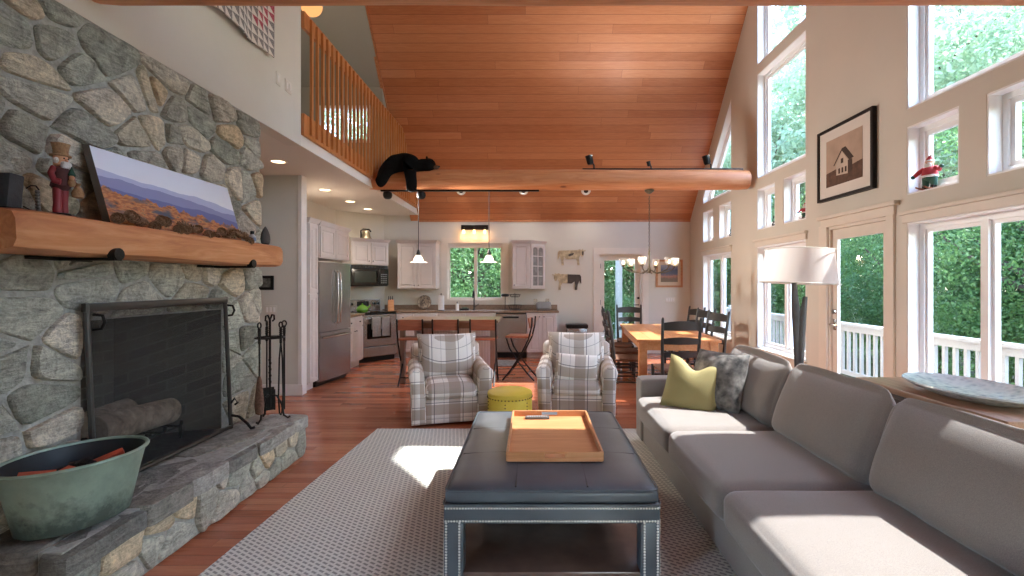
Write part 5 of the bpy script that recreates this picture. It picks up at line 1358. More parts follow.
p_(ts, 'body', simple('toaster_grey', '#8e8f92', .4, .3), lambda m: m.soft((-.15, -.09, .01), (.15, .09, .165), .035, n=6)); p_(ts, 'slots', m_black, lambda m: (m.box((-.11, -.045, .16), (.11, -.02, .167)), m.box((-.11, .02, .16), (.11, .045, .167)))); p_(ts, 'feet', m_black, lambda m: [m.cyl((x, y, 0), (x, y, .014), .012, n=8) for x in (-.11, .11) for y in (-.06, .06)]); p_(ts, 'lever', m_black, lambda m: m.box((.148, -.02, .09), (.172, .02, .105), .003))
# wall lamp over the window
sc_ = thing('wall_lamp', 'three bulb brown wall lamp above the kitchen window', 'wall lamp', (-1.2, YB, 2.59))
p_(sc_, 'back_bar', m_iron, lambda m: m.box((-.28, -.03, -.045), (.28, -.001, .055), .006), smooth=0)
m_glow = emit('warm_bulb', '#ffbe80', 3)
for x in (-.215, 0, .215):
    a_ = p_(sc_, 'lamp_holder', m_iron, lambda m: (m.tube([(x, -.03, .0), (x, -.09, .0), (x, -.1, -.02)], .012, 8), m.lathe([(.028, -.05), (.024, -.02), (.012, -.015)], 14, (x, -.1, 0))))
    p_(a_, 'bulb', m_glow, lambda m: m.lathe([(.012, -.05), (.028, -.075), (.033, -.105), (.024, -.13), (.002, -.14)], 14, (x, -.1, 0)))
# cow plaques
m_cream = simple('plaque_cream', '#b3a283', .7, var=.4, vscale=16); m_brownp = simple('plaque_brown', '#453a34', .7, var=.2, vscale=14)
def cow(label, cx_, cz_, s, flip, dark_half):
    o = thing('cow_plaque', label, 'wall plaque', (cx_, YB - .002, cz_), 0, 'cow plaques')
    out = [(-.27, .12), (.12, .13), (.16, .15), (.20, .13), (.235, .16), (.24, .12), (.285, .135), (.29, .11), (.25, .095), (.255, .05), (.24, -.0), (.205, -.01), (.185, .03), (.15, -.03), (.155, -.10), (.165, -.19), (.115, -.19), (.11, -.10), (.085, -.055), (-.10, -.06), (-.16, -.02), (-.175, -.10), (-.165, -.19), (-.215, -.19), (-.225, -.08), (-.26, .0), (-.285, -.06), (-.30, -.06), (-.295, .08)]
    out = [((-x if flip else x)*s, z*s) for x, z in out]
    if flip: out = out[::-1]
    p_(o, 'silhouette', m_cream, lambda m: m.prism(out, 1, -.018, -.001), smooth=0)
    def halfp(x0, x1): 
        q = out; 
        q = clip(q, (x0, 0), (-1, 0)); q = clip(q, (x1, 0), (1, 0)); return q
    if dark_half: p_(o, 'dark_coat', m_brownp, lambda m: m.prism(halfp(.02*s, .32*s), 1, -.0195, -.0175), smooth=0)
    else:
        p_(o, 'coat_patch', m_brownp, lambda m: (m.prism([(-.06*s, .0), (.02*s, .02*s), (.05*s, .07*s), (-.02*s, .06*s), (-.08*s, .03*s)], 1, -.0195, -.0175), m.prism([(.21*s, .03*s), (.24*s, .02*s), (.25*s, .1*s), (.21*s, .11*s)], 1, -.0195, -.0175)), smooth=0)
cow('cream cow plaque facing right with one small dark patch, upper of the two', .80, 2.0, .98, False, False)
cow('cow plaque facing left with dark brown hindquarters, lower of the two', .69, 1.5, 1.02, True, True)
# bin at the back wall
bn = thing('waste_bin', 'steel waste bin with black lid against the back wall', 'bin', (.88, 9.66, 0))
p_(bn, 'body', m_steel, lambda m: m.box((-.2, -.14, .02), (.2, .14, .55), .02), smooth=30); p_(bn, 'lid', m_black, lambda m: m.box((-.215, -.155, .55), (.215, .155, .625), .015), smooth=30); p_(bn, 'pedal', m_black, lambda m: (m.box((-.05, -.19, .015), (.05, -.13, .03), .004), m.box((-.19, -.13, 0), (.19, .13, .03))))
mb = MB(); mb.box((-1.05, 8.35, 0), (-.32, 9.0, .012), .004); solo(mb, 'floor_mat', simple('mat_grey', '#7a7a7c', .95, var=.4, vscale=22), 'grey floor mat before the dishwasher', 'mat', smooth=0)

# ================================================================== ISLAND, BAR STOOLS
isl = thing('kitchen_island', 'kitchen island with brown counter and white beadboard base behind the bar stools', 'kitchen island', (-1.25, 7.35, 0))
m_isl = simple('island_top', '#8a7464', .3, var=.12, vscale=10)
mb = MB(); mb.box((-1.99, 6.90, .875), (-.50, 7.72, .912), .006); part(mb, 'countertop', m_isl, isl, smooth=0)
mb = MB(); mb.box((-1.80, 7.28, .0), (-.62, 7.70, .875), .003); part(mb, 'base_body', m_cab, isl, smooth=0)
mb = MB()
for k in range(28): x = -1.79 + k*.0419; mb.box((x, 7.272, .08), (x + .038, 7.284, .86), .004, 1)
part(mb, 'beadboard', m_cab, isl, smooth=0)
for x in (-1.93, -.62):
    mb = MB(); mb.box((x, 6.95, 0), (x + .07, 7.02, .875), .004); part(mb, 'leg', m_isl, isl, smooth=0)
mb = MB(); mb.box((-1.9, 6.97, .79), (-.57, 6.99, .875)); part(mb, 'apron', m_isl, isl, smooth=0)
m_stool = wood('stool_wood', ('#7c4630', '#985a40', '#ae7052'), .35, 0)
def stool(label, loc, rz):
    o = thing('bar_stool', label, 'bar stool', loc, rz, 'folding bar stools')
    w = .18
    p_(o, 'seat', m_stool, lambda m: m.box((-.19, -.17, .635), (.19, .19, .665), .012))
    p_(o, 'backrest', m_stool, lambda m: m.prism([(-.21 + .03 - .012*math.cos(k*PI/8) , .78 + .15*k/8) for k in range(9)] + [(-.2 + .03 - .012*math.cos(k*PI/8) + .012, .78 + .15*k/8) for k in range(8, -1, -1)], 0, -.175, .175))
    for s in (-1, 1):
        p_(o, 'back_leg', m_black, lambda m: m.tube([(s*w, -.215, .94), (s*w, -.205, .80), (s*w, -.16, .62), (s*w, -.05, .40), (s*w, .10, .17), (s*w, .23, .005)], .012, 8))
        p_(o, 'front_leg', m_black, lambda m: m.tube([(s*(w-.025), .18, .635), (s*(w-.025), .13, .48), (s*(w-.025), .0, .28), (s*(w-.025), -.14, .11), (s*(w-.025), -.24, .005)], .012, 8))
    for q_ in ([(-w, .14, .12), (w, .14, .12)], [(-w+.02, -.145, .105), (w-.02, -.145, .105)], [(-w+.02, .18, .63), (w-.02, .18, .63)]): p_(o, 'stretcher', m_black, lambda m: m.tube(q_, .009, 8))
    return o
s0 = stool('folding bar stool at the left end of the island row, beside the range', (-1.735, 6.96, 0), 0)
dup(s0, (-1.235, 6.96, 0), 0, 'middle folding bar stool of the three pushed under the island')
dup(s0, (-.705, 6.96, 0), 0, 'folding bar stool pushed under the right end of the island')
dup(s0, (-.20, 7.28, 0), R(90 - 8), 'folding bar stool standing free, side on, at the right of the island')

# ================================================================== DINING TABLE AND CHAIRS
TA = R(-5)
u2 = Vector((math.cos(TA), math.sin(TA))); v2 = Vector((-math.sin(TA), math.cos(TA)))
tl_, tw_ = 2.3, 1.02
tc2 = Vector((1.29, 5.95)) + u2*tw_/2 + v2*tl_/2
tb = thing('dining_table', 'orange pine farmhouse dining table by the gable windows', 'dining table', (tc2.x, tc2.y, 0), TA)
p_(tb, 'tabletop', m_pine, lambda m: [m.box((-tw_/2 + tw_*k/6 + .0008, -tl_/2, .715), (-tw_/2 + tw_*(k+1)/6 - .0008, tl_/2, .75), .003) for k in range(6)], smooth=0)
p_(tb, 'apron', m_pine, lambda m: (m.box((-tw_/2 + .05, -tl_/2 + .05, .61), (tw_/2 - .05, -tl_/2 + .08, .716)), m.box((-tw_/2 + .05, tl_/2 - .08, .61), (tw_/2 - .05, tl_/2 - .05, .716)), m.box((-tw_/2 + .05, -tl_/2 + .08, .61), (-tw_/2 + .08, tl_/2 - .08, .716)), m.box((tw_/2 - .08, -tl_/2 + .08, .61), (tw_/2 - .05, tl_/2 - .08, .716))), smooth=0)
for sx_ in (-1, 1):
    for sy_ in (-1, 1):
        x, y = sx_*(tw_/2 - .08), sy_*(tl_/2 - .08)
        p_(tb, 'leg', m_pine, lambda m: m.box((x - .05, y - .05, 0), (x + .05, y + .05, .716), .006), smooth=0)
m_rush = simple('rush_seat', '#6b4a38', .85, var=.3, vscale=40, bump=.5, bscale=80)
def dchair(label, loc, rz):
    """ladder-back chair; faces local +y, back at -y"""
    o = thing('ladder_back_chair', label, 'dining chair', loc, rz, 'ladder back dining chairs')
    for s in (-1, 1):
        p_(o, 'back_post', m_blackwood, lambda m: m.tube([(s*.195, -.20, 0), (s*.20, -.19, .45), (s*.21, -.225, .80), (s*.215, -.265, 1.04), (s*.215, -.27, 1.06)], [.019, .021, .019, .016, .008], 8))
        p_(o, 'front_leg', m_blackwood, lambda m: m.tube([(s*.215, .20, 0), (s*.22, .20, .46)], [.017, .021], 8))
    for z, h in ((.60, .07), (.75, .085), (.91, .11)):
        def slat(m):
            yb_ = -.20 - .07*max(0, (z-.45)/.6)
            pts = [(-.2 + .4*k/10, yb_ - .028*math.sin(PI*k/10)) for k in range(11)]
            m.ring_skin([[(x, y, z), (x, y + .012, z), (x, y + .012 - .012, z + h*(.82 + .18*math.sin(PI*k/10))), (x, y - .012, z + h*(.82 + .18*math.sin(PI*k/10)))] for k, (x, y) in enumerate(pts)])
        p_(o, 'slat', m_blackwood, slat)
    p_(o, 'seat', m_rush, lambda m: m.soft((-.225, -.2, .425), (.225, .225, .462), .018, (0, 0, .006), 6))
    for s in (-1, 1):
        for z_ in (.16, .29): p_(o, 'stretcher', m_blackwood, lambda m: m.tube([(s*.2, -.19, z_), (s*.217, .2, z_)], .010, 8))
    for z_ in (.22, .33): p_(o, 'stretcher', m_blackwood, lambda m: m.tube([(-.215, .2, z_), (.215, .2, z_)], .011, 8))
    p_(o, 'stretcher', m_blackwood, lambda m: m.tube([(-.197, -.195, .22), (.197, -.195, .22)], .010, 8))
    return o
def tp(x, y): p = tc2 + u2*x + v2*y; return (p.x, p.y, 0)
c0 = dchair('black ladder-back chair at the near end of the pine table, its back to the sofa', tp(-.09, -1.37), TA + R(4))
dup(c0, tp(-.30, 1.40), TA + R(180), 'black ladder-back chair at the far end of the table, before the glazed back door')
for y, a_, lb in ((-.66, -4, 'black ladder-back chair on the kitchen side of the table, the one nearest the plaid armchair'), (.02, 3, 'black ladder-back chair on the kitchen side of the table, middle one'), (.72, -2, 'black ladder-back chair on the kitchen side of the table, nearest the glazed back door')):
    dup(c0, tp(-.56, y), TA + R(-90 + a_), lb)
for y, a_, lb in ((-.30, 22, 'black ladder-back chair on the window side of the table, nearest the sofa'), (.36, 20, 'black ladder-back chair on the window side of the table, middle one'), (.92, 20, 'black ladder-back chair on the window side of the table, in the far corner')):
    dup(c0, tp(.50, y), TA + R(90 + a_), lb)
wpic = thing('framed_landscape', 'small wooden framed blue landscape right of the glazed back door', 'picture', (2.8, YB, 1.36))
x0, x1, z0, z1 = 2.53, 3.08, 1.36, 1.93
mb = MB(); frame_ring(mb, [(x0, z0), (x1, z0), (x1, z1), (x0, z1)], .04, 1, YB - .03, YB - .001); part(mb, 'frame', m_tray, wpic, smooth=0)
mb = MB(); mb.box((x0 + .03, YB - .018, z0 + .03), (x1 - .03, YB - .004, z1 - .03)); part(mb, 'mat_board', simple('cream_mat', '#cdb9a0', .8, var=.02), wpic, smooth=0)
t = NT('lake_print'); v = t.coord('Generated'); x, y, z = t.sep(v); nz_ = t.noise(v, 7, 5)
m_lake = t.bsdf(t.ramp(t.math('ADD', z, t.math('MULTIPLY', t.math('SUBTRACT', nz_, .5), .35)), [(.2, lin('#74604e')), (.34, lin('#b07466')), (.46, lin('#5c6680')), (.7, lin('#4c5878')), (.95, lin('#8a92ac'))]), .5)
mb = MB(); mb.box((x0 + .1, YB - .021, z0 + .11), (x1 - .1, YB - .0175, z1 - .11)); part(mb, 'print', m_lake, wpic, smooth=0)
plate('wall_switch', 'wide cream switch plate under the framed landscape', 'switch', (2.83, YB - .001, 1.10), 1, 4)

# ================================================================== LAMPS
def lamp(name, kind, loc, energy, col, **kw):
    l = bpy.data.lights.new(name, kind); l.energy = energy; l.color = col
    for k, v in kw.items(): setattr(l, k, v)
    o = bpy.data.objects.new(name, l); COL.objects.link(o); o.location = loc; return o
def aim(o, d): o.rotation_euler = Vector(d).to_track_quat('-Z', 'Y').to_euler()
WARM = (1, .88, .74)
for x in (-1.415, -1.2, -.985): lamp('wall_lamp_light', 'POINT', (x, YB - .1, 2.40), .6, (1, .5, .2), shadow_soft_size=.04)
m_bulb = emit('lamp_bulb', '#ffdcb0', 4)
t = NT('frosted_pendant'); e = t.node('ShaderNodeEmission', i={'Color': lin('#ffe3c0'), 'Strength': .16}); tr = t.node('ShaderNodeBsdfTransparent', i={'Color': (.9, .85, .8, 1)}); d = t.node('ShaderNodeBsdfPrincipled', i={'Base Color': (.9, .86, .8, 1), 'Roughness': .2})
mx = t.node('ShaderNodeMixShader', i={0: .6}); t.link(d.outputs[0], mx.inputs[1]); t.link(tr.outputs[0], mx.inputs[2]); ad = t.node('ShaderNodeAddShader'); t.link(mx.outputs[0], ad.inputs[0]); t.link(e.outputs[0], ad.inputs[1]); t.link(ad.outputs[0], t.out.inputs[0]); m_frost = t.m
tk = thing('track_rail', 'black lighting track on the underside of the log beam near the bear', 'track light', (-1.2, LY, LZ - LR))
p_(tk, 'rail', m_black, lambda m: m.box((-1.05, -.02, -.022), (1.29, .02, .0)), smooth=0)
for px, lb in ((388, 'round black spot head hanging from the track below the bear rump'), (421.5, 'round black spot head hanging from the track below the bear head')):
    x = (px - CX)*LY/F
    l_ = lamp('spot_head_lamp', 'SPOT', (x + .06, LY + .04, LZ - LR - .19), HEAD_W, (1, .92, .84), spot_size=R(96), spot_blend=1.0, shadow_soft_size=.14); aim(l_, (1, -.38, -.22))
    o = thing('spot_head', lb, 'spotlight', (x, LY - .02, LZ - LR - .022))
    p_(o, 'arm', m_black, lambda m: m.tube([(0, 0, 0), (0, 0, -.02)], .012, 8)); p_(o, 'can', m_black, lambda m: m.lathe([(.03, 0), (.062, -.02), (.068, -.06), (.055, -.1), (.03, -.115)], 18, (0, 0, -.0)))
tk = thing('track_rail', 'black lighting track on top of the log beam right of centre', 'track light', (2.0, LY, LZ + LR))
p_(tk, 'rail', m_black, lambda m: m.box((-1.27, -.02, -.006), (1.10, .02, .018)), smooth=0)
for px, s, lb in ((592, -1, 'black spot head standing on the upper track, the leftmost one'), (650, 0, 'tiny black spot head standing on the upper track above the chandelier'), (709, -1, 'black spot head standing on the upper track before the gable wall')):
    x = (px - CX)*LY/F; k = 1 if s else .55
    o = thing('spot_head', lb, 'spotlight', (x, LY, LZ + LR + .018)); 
    p_(o, 'yoke', m_black, lambda m: m.tube([(.03*k, 0, 0), (.03*k, 0, .05*k), (0, 0, .09*k)], .012, 8))
    p_(o, 'can', m_black, lambda m: m.lathe([(.035*k, 0), (.05*k, .02*k), (.052*k, .10*k), (.06*k, .13*k), (.05*k, .132*k)], 16, mat=M4((-.02*k, 0, .06*k), (0, R(-12), 0))))
for px in (592, 650, 709):                                           # the upper track lights wash the boarded ceiling
    l_ = lamp('track_lamp', 'SPOT', ((px - CX)*LY/F - .01, LY - .03, LZ + LR + .19), TRACK_W, (1, .95, .88), spot_size=R(140), spot_blend=.9, shadow_soft_size=.05); aim(l_, (-.25, -.45, 1))
for px, lb in ((418.5, 'glass pendant lamp on a long rod in front of the left wall cabinet'), (489, 'glass pendant lamp on a long rod in front of the kitchen window')):
    x = (px - CX)*LY/F
    o = thing('pendant_lamp', lb, 'pendant lamp', (x, LY, 1.755), 0, 'kitchen pendants')
    lamp('pendant_bulb_lamp', 'POINT', (x, LY, 1.74), 5, WARM, shadow_soft_size=.05)
    p_(o, 'rod', m_steeld, lambda m: m.cyl((0, 0, .17), (0, 0, LZ - LR - .022 - 1.755), .006, n=8)); p_(o, 'socket', m_steeld, lambda m: m.lathe([(.03, .105), (.034, .12), (.022, .16), (.01, .19)], 16))
    p_(o, 'glass_shade', m_frost, lambda m: m.lathe([(.128, 0), (.118, .008), (.075, .022), (.062, .06), (.05, .09), (.028, .112)], 28, cap0=False, cap1=False)); p_(o, 'bulb', m_bulb, lambda m: m.sphere((0, 0, .055), .028, 12))
for px, lb in ((461, 'white ring downlight in the boarded ceiling, the left one of three'), (523.5, 'white ring downlight in the boarded ceiling, the middle one'), (586, 'white ring downlight in the boarded ceiling, nearest the chandelier')):
    Y = 9.86; x = (px - CX)*Y/F; y = 9.40
    # on the slope, seen just under the log
    z = H + 92*y/F; yy = YB - (z - EAVE)/PITCH
    for _ in range(20): z = H + 92*yy/F; yy = .5*yy + .5*(YB - (z - EAVE)/PITCH)
    x = (px - CX)*yy/F
    o = thing('ceiling_downlight', lb, 'downlight', (x, yy, roof(yy))); o.rotation_euler = (R(-47), 0, 0)
    l_ = lamp('ring_lamp', 'SPOT', (x, yy - .03, roof(yy) - .04), 9, WARM, spot_size=R(130), spot_blend=.9, shadow_soft_size=.05)
    p_(o, 'trim_ring', m_white, lambda m: m.lathe([(.045, -.004), (.055, -.016), (.088, -.012), (.092, -.001)], 24, cap0=False, cap1=False)); p_(o, 'eyeball', m_steeld, lambda m: m.lathe([(.001, -.012), (.03, -.012), (.046, -.003)], 20))
for (x, y, lb) in ((-2.91, 5.48, 'recessed downlight in the loft soffit nearest the chimney'), (-3.1, 7.15, 'recessed downlight in the soffit in front of the fridge'), (-3.11, 8.17, 'recessed downlight in the soffit, second one from the kitchen corner'), (-3.1, 9.0, 'recessed downlight in the soffit at the kitchen corner')):
    o = thing('soffit_downlight', lb, 'downlight', (x, y, SOF), 0, 'soffit downlights')
    p_(o, 'trim_ring', m_white, lambda m: m.lathe([(.07, -.002), (.078, -.01), (.098, -.006), (.10, -.001)], 28, cap0=False, cap1=False)); p_(o, 'lens', m_bulb, lambda m: m.lathe([(.001, -.003), (.07, -.003)], 24, cap0=False, cap1=False))
    lamp('downlight_lamp', 'SPOT', (x, y, SOF - .03), 4 if y < 6 else 20, WARM, spot_size=R(125), spot_blend=.8, shadow_soft_size=.06)
gl_ = thing('globe_lamp', 'warm glowing globe lamp hanging in the loft, cut by the top log', 'pendant lamp', (-2.82, 6.1, 4.98))
p_(gl_, 'globe', emit('globe_glow', '#f5aa6a', .62), lambda m: m.sphere((0, 0, 0), .135, 24)); p_(gl_, 'cord', m_black, lambda m: m.cyl((0, 0, .13), (0, 0, roof(6.1) - 4.98), .006, n=6)); p_(gl_, 'cap', m_black, lambda m: m.lathe([(.05, .125), (.045, .15), (.01, .16)], 16))
lamp('loft_lamp', 'POINT', (-3.2, 6.1, 5.3), 6, WARM, shadow_soft_size=.1)
# chandelier
cx_, cz_ = 1.72, 1.645
chn = thing('chandelier', 'bronze chandelier with six clear glass shades on a chain from the log', 'chandelier', (cx_, LY, cz_))
p_(chn, 'ceiling_canopy', m_bronze, lambda m: m.lathe([(.07, LZ - LR - cz_), (.066, LZ - LR - cz_ - .02), (.03, LZ - LR - cz_ - .05), (.008, LZ - LR - cz_ - .06)], 20))
def chain(m):
    z = .30; k = 0
    while z < LZ - LR - cz_ - .08:
        pts = [(.011*math.cos(2*PI*i/10), 0, z + .02*math.sin(2*PI*i/10)) for i in range(11)]
        if k % 2: pts = [(0, p[0], p[2]) for p in pts]
        m.tube(pts, .0032, 5); z += .031; k += 1
p_(chn, 'chain', m_bronze, chain)
p_(chn, 'column', m_bronze, lambda m: m.lathe([(.006, -.05), (.02, -.035), (.03, 0), (.02, .03), (.012, .06), (.012, .2), (.02, .23), (.008, .30)], 16))
for k in range(6):
    a_ = 2*PI*(k + .03)/6; d = Vector((math.cos(a_), math.sin(a_), 0))
    ar = p_(chn, 'arm', m_bronze, lambda m: (m.tube([d*.02, d*.12 + Vector((0, 0, -.05)), d*.24 + Vector((0, 0, -.035)), d*.34 + Vector((0, 0, .0)), d*.385 + Vector((0, 0, .05))], .008, 8), m.lathe([(.03, .045), (.034, .055), (.02, .065), (.018, .08)], 14, d*.385)))
    if k % 2 == 0: lamp('chandelier_lamp', 'POINT', (cx_ + .385*d.x, LY + .385*d.y, cz_ + .2), 2.5, WARM, shadow_soft_size=.04)
    p_(ar, 'glass_shade', m_clear, lambda m: m.lathe([(.02, .06), (.048, .075), (.058, .11), (.06, .17), (.062, .178)], 20, d*.385, cap0=False, cap1=False)); p_(ar, 'bulb', m_bulb, lambda m: m.lathe([(.008, .07), (.017, .09), (.019, .11), (.008, .135), (.001, .14)], 12, d*.385))
# small figures in the small windows
def santa(label, loc, rz, s=1.0):
    o = thing('santa_figure', label, 'figurine', loc, rz)
    def q(name, mat, fn, par=o):
        mb = MB(); fn(mb); mb.v = [(x*s, y*s, z*s) for x, y, z in mb.v]; return mb.build(name, mat, par)
    for a in (-1, 1):
        q('ski', m_brownwood, lambda m: m.tube([(a*.03, -.12, .012), (a*.03, -.08, .004), (a*.03, .09, .004)], .007, 6)); q('boot', m_black, lambda m: m.soft((a*.03 - .016, -.03, .005), (a*.03 + .016, .02, .035), .01, n=3))
    q('trousers', m_green, lambda m: (m.tube([(-.03, 0, .03), (-.025, 0, .1)], [.022, .03], 10), m.tube([(.03, 0, .03), (.025, 0, .1)], [.022, .03], 10), m.sphere((0, 0, .105), .045, 12)))
    q('coat', simple('santa_red', '#a8323c', .8), lambda m: m.lathe([(.05, .10), (.056, .12), (.048, .16), (.03, .19)], 18)); q('coat_hem', m_hair, lambda m: m.lathe([(.054, .098), (.06, .105), (.054, .115)], 18))
    for a in (-1, 1): q('arm', bpy.data.materials['santa_red'], lambda m: m.tube([(a*.04, 0, .175), (a*.075, -.01, .15), (a*.1, -.03, .12 + .05*(a > 0))], [.018, .018, .014], 8)); q('mitten', m_green, lambda m: m.sphere((a*.105, -.034, .115 + .052*(a > 0)), .016, 8))
    h = q('head', m_skin, lambda m: m.sphere((0, -.006, .212), .03, 14)); q('beard', m_hair, lambda m: m.sphere((0, -.022, .195), .028, 12, (1, .7, 1.1)), h); q('hat', bpy.data.materials['santa_red'], lambda m: (m.lathe([(.03, .225), (.022, .25), (.008, .272)], 14),), h); q('hat_trim', m_hair, lambda m: (m.lathe([(.029, .222), (.034, .23), (.028, .238)], 14), m.sphere((.01, 0, .275), .011, 8)), h); q('nose', m_skin, lambda m: m.sphere((0, -.036, .21), .006, 8), h)
    return o
SZ = ZSM[0] + .015
santa('red and green santa figurine on skis in the small window above the deck door side', (XR + .05, 3.98, SZ), R(-70), 1.02)
santa('smaller red santa figurine in the small window beyond the floor lamp', (XR + .05, 5.80, SZ), R(-60), .72)
for (y, lb) in ((6.55, 'small dark twisted metal ornament in a small window left of the lamp shade'), (7.98, 'small dark twisted metal ornament in the farthest pair of small windows')):
    o = thing('metal_ornament', lb, 'ornament', (XR + .05, y, SZ)); p_(o, 'scroll', m_iron, lambda m: m.tube([(0, .05*math.cos(k*.7)*(1 - k/26), .02 + .008*k + .02*math.sin(k*.7)) for k in range(18)], .007, 6)); p_(o, 'foot', m_iron, lambda m: m.lathe([(.03, 0), (.03, .006), (.006, .03)], 14))
# ================================================================== OUTSIDE: DECK, TREES, SKY
m_deck = planks('deck_boards', .14, 3.0, ('#8a7a70', '#a39389', '#b3a59b'), rough=.8, rot=R(90), mortar=.006, var=.5)
m_railw = simple('deck_rail_paint', '#a9a6a2', .6, var=.05)
mb = MB(); mb.box((XR + .18, -2, -.3), (4.98, 12.5, -.1)); struct(mb.build('deck_floor', m_deck, smooth=0))
dr = thing('deck_railing', 'white deck railing with square balusters outside the gable windows', 'railing', (4.9, 4, -.1))
mb = MB(); mb.box((4.84, -1.8, .79), (4.98, 12.4, .83), .004); mb.box((4.88, -1.8, .70), (4.93, 12.4, .79)); part(mb, 'top_rail', m_railw, dr, smooth=0)
mb = MB(); mb.box((4.88, -1.8, .02), (4.93, 12.4, .09)); part(mb, 'bottom_rail', m_railw, dr, smooth=0)
m_bare = simple('bare_baluster', '#b07a58', .7)
y = 1.2; k = 0
while y < 12.3:
    mb = MB(); mb.box((4.885, y, .08), (4.925, y + .04, .71)); o = part(mb, 'baluster', m_bare if k == 27 else m_railw, dr, smooth=0)
    if k == 27: o['label'] = 'bare unpainted wooden baluster'
    y += .145; k += 1
for y in (1.0, 4.55, 8.2, 11.9):
    mb = MB(); mb.box((4.86, y - .05, -.1), (4.96, y + .05, .9), .005); part(mb, 'post', m_railw, dr, smooth=0)
mb = MB(); mb.box((2.12, 12.2, -.3), (2.27, 12.36, 4)); pp = solo(mb, 'porch_post', simple('post_grey', '#a3a29a', .7), 'pale square porch post outside the glazed back door', 'post', smooth=0)
m_ground = simple('forest_floor', '#4a5236', .95, var=.4, vscale=.8)
mb = MB(); mb.box((-60, -60, -1.2), (90, 110, -.9)); struct(mb.build('ground', m_ground, smooth=0))

def leaf_mat(name, a, b, c):
    t = NT(name); v = t.coord()
    oi = t.node('ShaderNodeObjectInfo')
    n = t.noise(v, 1.1, 4, .7); n2 = t.noise(v, 9, 2)
    col = t.ramp(t.math('ADD', t.math('MULTIPLY', n, .6), t.math('MULTIPLY', n2, .4)), [(.3, lin(a)), (.5, lin(b)), (.7, lin(c))])
    d = t.node('ShaderNodeBsdfPrincipled', i={'Roughness': .45}); t.link(col, d.inputs['Base Color'])
    tl = t.node('ShaderNodeBsdfTranslucent'); t.link(col, tl.inputs['Color'])
    mx = t.node('ShaderNodeMixShader', i={0: .55}); t.link(d.outputs[0], mx.inputs[1]); t.link(tl.outputs[0], mx.inputs[2]); t.link(mx.outputs[0], t.out.inputs[0]); return t.m
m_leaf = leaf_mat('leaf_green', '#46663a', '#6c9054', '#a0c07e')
m_leafd = leaf_mat('leaf_dark', '#365636', '#587c4c', '#86a870')
m_trunk = simple('tree_bark', '#5c5046', .95, var=.35, vscale=5, bump=.6, bscale=12)

def crown_mesh(seed, rx, ry, rz, zc, nclump, leaves, size, cr):
    rr = random.Random(seed); mb = MB(); vs = mb.v; fs_ = mb.f
    for c in range(nclump):
        while True:
            p = Vector((rr.uniform(-1, 1), rr.uniform(-1, 1), rr.uniform(-1, 1)))
            if .25 < p.length < 1: break
        p = Vector((p.x*rx, p.y*ry, p.z*rz + zc))
        r0 = cr * rr.uniform(.6, 1.2)
        for k in range(leaves):
            d = Vector((rr.gauss(0, 1), rr.gauss(0, 1), rr.gauss(0, .6))).normalized() * r0 * rr.random()**.4
            q = p + d
            n = (d.normalized()*.7 + Vector((rr.uniform(-.8, .8), rr.uniform(-.8, .8), rr.uniform(0, 1.0)))).normalized()
            u = n.orthogonal().normalized(); a = rr.uniform(0, 2*PI); w = n.cross(u); u2_ = u*math.cos(a) + w*math.sin(a); w2 = n.cross(u2_)
            s = size * rr.uniform(.6, 1.3)
            b = len(vs); vs += [tuple(q - u2_*s), tuple(q + w2*s*.5), tuple(q + u2_*s), tuple(q - w2*s*.5)]; fs_.append((b, b+1, b+2, b+3))
    mb.mi = [0]*len(fs_)
    return mb
def make_tree(label, h, r, z0, seed, leafm, group, nclump=190, leaves=100, size=.095, cr=.7):
    o = thing('leafy_tree', label, 'tree', (0, 0, -.95), 0, group)
    zc = (h + z0)/2
    mb = crown_mesh(seed, r, r, (h - z0)/2, zc, nclump, leaves, size, cr)
    me = bpy.data.meshes.new('foliage'); me.from_pydata(mb.v, [], mb.f); me.materials.append(leafm)
    c = bpy.data.objects.new('foliage', me); COL.objects.link(c); c.parent = o
    tr_ = MB(); rr = random.Random(seed)
    tr_.tube([(0, 0, 0), (rr.uniform(-.1, .1), rr.uniform(-.1, .1), h*.3), (rr.uniform(-.3, .3), rr.uniform(-.3, .3), h*.6), (rr.uniform(-.4, .4), 0, h*.92)], [.22, .17, .11, .03], 8)
    for k in range(7):
        a = rr.uniform(0, 2*PI); z = h*rr.uniform(.3, .7); L = r*rr.uniform(.5, .85)
        tr_.tube([(0, 0, z), (L*.5*math.cos(a), L*.5*math.sin(a), z + .5), (L*math.cos(a), L*math.sin(a), z + 1.3)], [.07, .045, .015], 6)
    tr_.build('trunk', m_trunk, o); return o
GR = 'broadleaf trees around the house'
LB1, LB2, LB3 = 'broadleaf tree of the wood seen through the tall gable windows', 'low leafy tree filling the view behind the white deck railing', 'leafy tree close behind the house, seen through the back wall glass'
m_leafp = leaf_mat('leaf_hazed', '#849a7c', '#a8bc9c', '#ced9c4')  # window haze put into the leaf colour of the tall trees
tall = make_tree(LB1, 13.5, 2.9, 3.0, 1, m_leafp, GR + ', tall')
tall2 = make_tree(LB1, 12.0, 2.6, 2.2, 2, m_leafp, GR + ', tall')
low = make_tree(LB2, 5.2, 2.1, .2, 3, m_leaf, GR + ', low', 300, 150, .033, .55)
low2 = make_tree(LB2, 4.6, 2.0, .2, 4, m_leafd, GR + ', low', 300, 150, .033, .55)
rr = random.Random(12)
def put(src, x, y, s, lab=None, first=[]):
    if src.name in first: o = dup(src, label=lab, group=None)
    else: o = src; first.append(src.name)
    o.location = (x, y, -.95); o.rotation_euler = (0, 0, rr.uniform(0, 2*PI)); o.scale = (s, s, s*rr.uniform(.95, 1.08)); return o
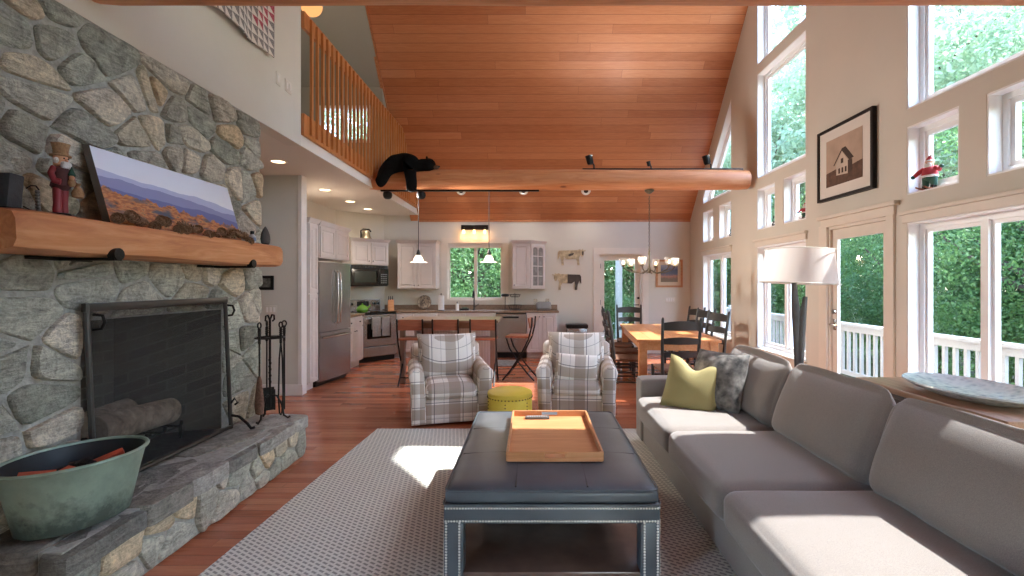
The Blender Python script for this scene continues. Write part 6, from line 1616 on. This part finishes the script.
TALL = [(13.5, 9.0), (15.0, 13.5), (13.0, 17.5), (17.5, 19.5), (15.5, 24), (19.5, 27), (12.5, 25.5), (21, 22.5), (17.5, 32), (23, 33), (12, 33), (21, 15.5), (25, 26), (26, 19), (14, 4.0), (22, 9)]
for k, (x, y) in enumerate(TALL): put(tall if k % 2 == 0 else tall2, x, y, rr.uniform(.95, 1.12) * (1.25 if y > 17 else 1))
LOW = [(8.6, 7.6), (9.2, 11.0), (8.4, 14.0), (10.6, 9.0), (11.4, 14.6), (9.6, 17.8), (8.9, 4.8), (10.8, 5.6), (12.4, 11.6), (8.0, 19.5), (11.2, 20.5), (7.4, 16.8), (6.8, 21.5), (9.2, 2.2), (11.5, 2.5), (14, 7)]
for k, (x, y) in enumerate(LOW): put(low if k % 2 == 0 else low2, x, y, rr.uniform(.92, 1.15))
BACK = [(-3.2, 15.2), (-1.6, 14.6), (-.2, 15.6), (1.4, 16.4), (3.4, 15.8), (5.2, 17.0), (-5.0, 16.2), (-2.2, 17.8), (.8, 18.6), (2.6, 19.2), (-7.5, 15.5), (-9.5, 13.5)]
for k, (x, y) in enumerate(BACK):
    o = dup(low if k % 2 else low2, label=LB3, group=GR + ', behind'); o.location = (x, y, -.95); s = rr.uniform(1.0, 1.25); o.scale = (s, s, s); o.rotation_euler = (0, 0, rr.uniform(0, 6))
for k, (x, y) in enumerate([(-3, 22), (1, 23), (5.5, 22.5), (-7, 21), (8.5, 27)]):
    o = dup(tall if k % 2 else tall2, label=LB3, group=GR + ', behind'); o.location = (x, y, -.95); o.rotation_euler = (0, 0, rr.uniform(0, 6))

# sky and sun
w = bpy.data.worlds.new('world'); SC.world = w; w.use_nodes = True
nt = w.node_tree; nt.nodes.clear(); out = nt.nodes.new('ShaderNodeOutputWorld'); bg = nt.nodes.new('ShaderNodeBackground'); sky = nt.nodes.new('ShaderNodeTexSky')
sky.sky_type = 'NISHITA'; sky.sun_disc = False; sky.sun_elevation = R(54); sky.sun_rotation = R(90); sky.air_density = 1.0; sky.dust_density = .7; sky.ozone_density = 1.4
nt.links.new(sky.outputs[0], bg.inputs[0]); bg.inputs[1].default_value = SKY_STRENGTH; nt.links.new(bg.outputs[0], out.inputs[0])
sun = bpy.data.lights.new('sun', 'SUN'); sun.energy = SUN_ENERGY; sun.angle = R(.6); sun.color = (1, .99, .985)
so_ = bpy.data.objects.new('sun', sun); COL.objects.link(so_); so_.location = (20, 0, 30)
d = Vector((-math.cos(R(55)), .02, -math.sin(R(55)))); so_.rotation_euler = d.to_track_quat('-Z', 'Y').to_euler()

vs_ = SC.view_settings; vs_.view_transform = 'Standard'; vs_.look = 'None'; vs_.gamma = 1; vs_.use_curve_mapping = False; vs_.exposure = EXPOSURE
cy = SC.cycles
cy.max_bounces = 10; cy.diffuse_bounces = 6; cy.glossy_bounces = 4; cy.transmission_bounces = 6; cy.transparent_max_bounces = 12
cy.sample_clamp_indirect = 6; cy.caustics_reflective = False; cy.caustics_refractive = False
cy.use_denoising = True
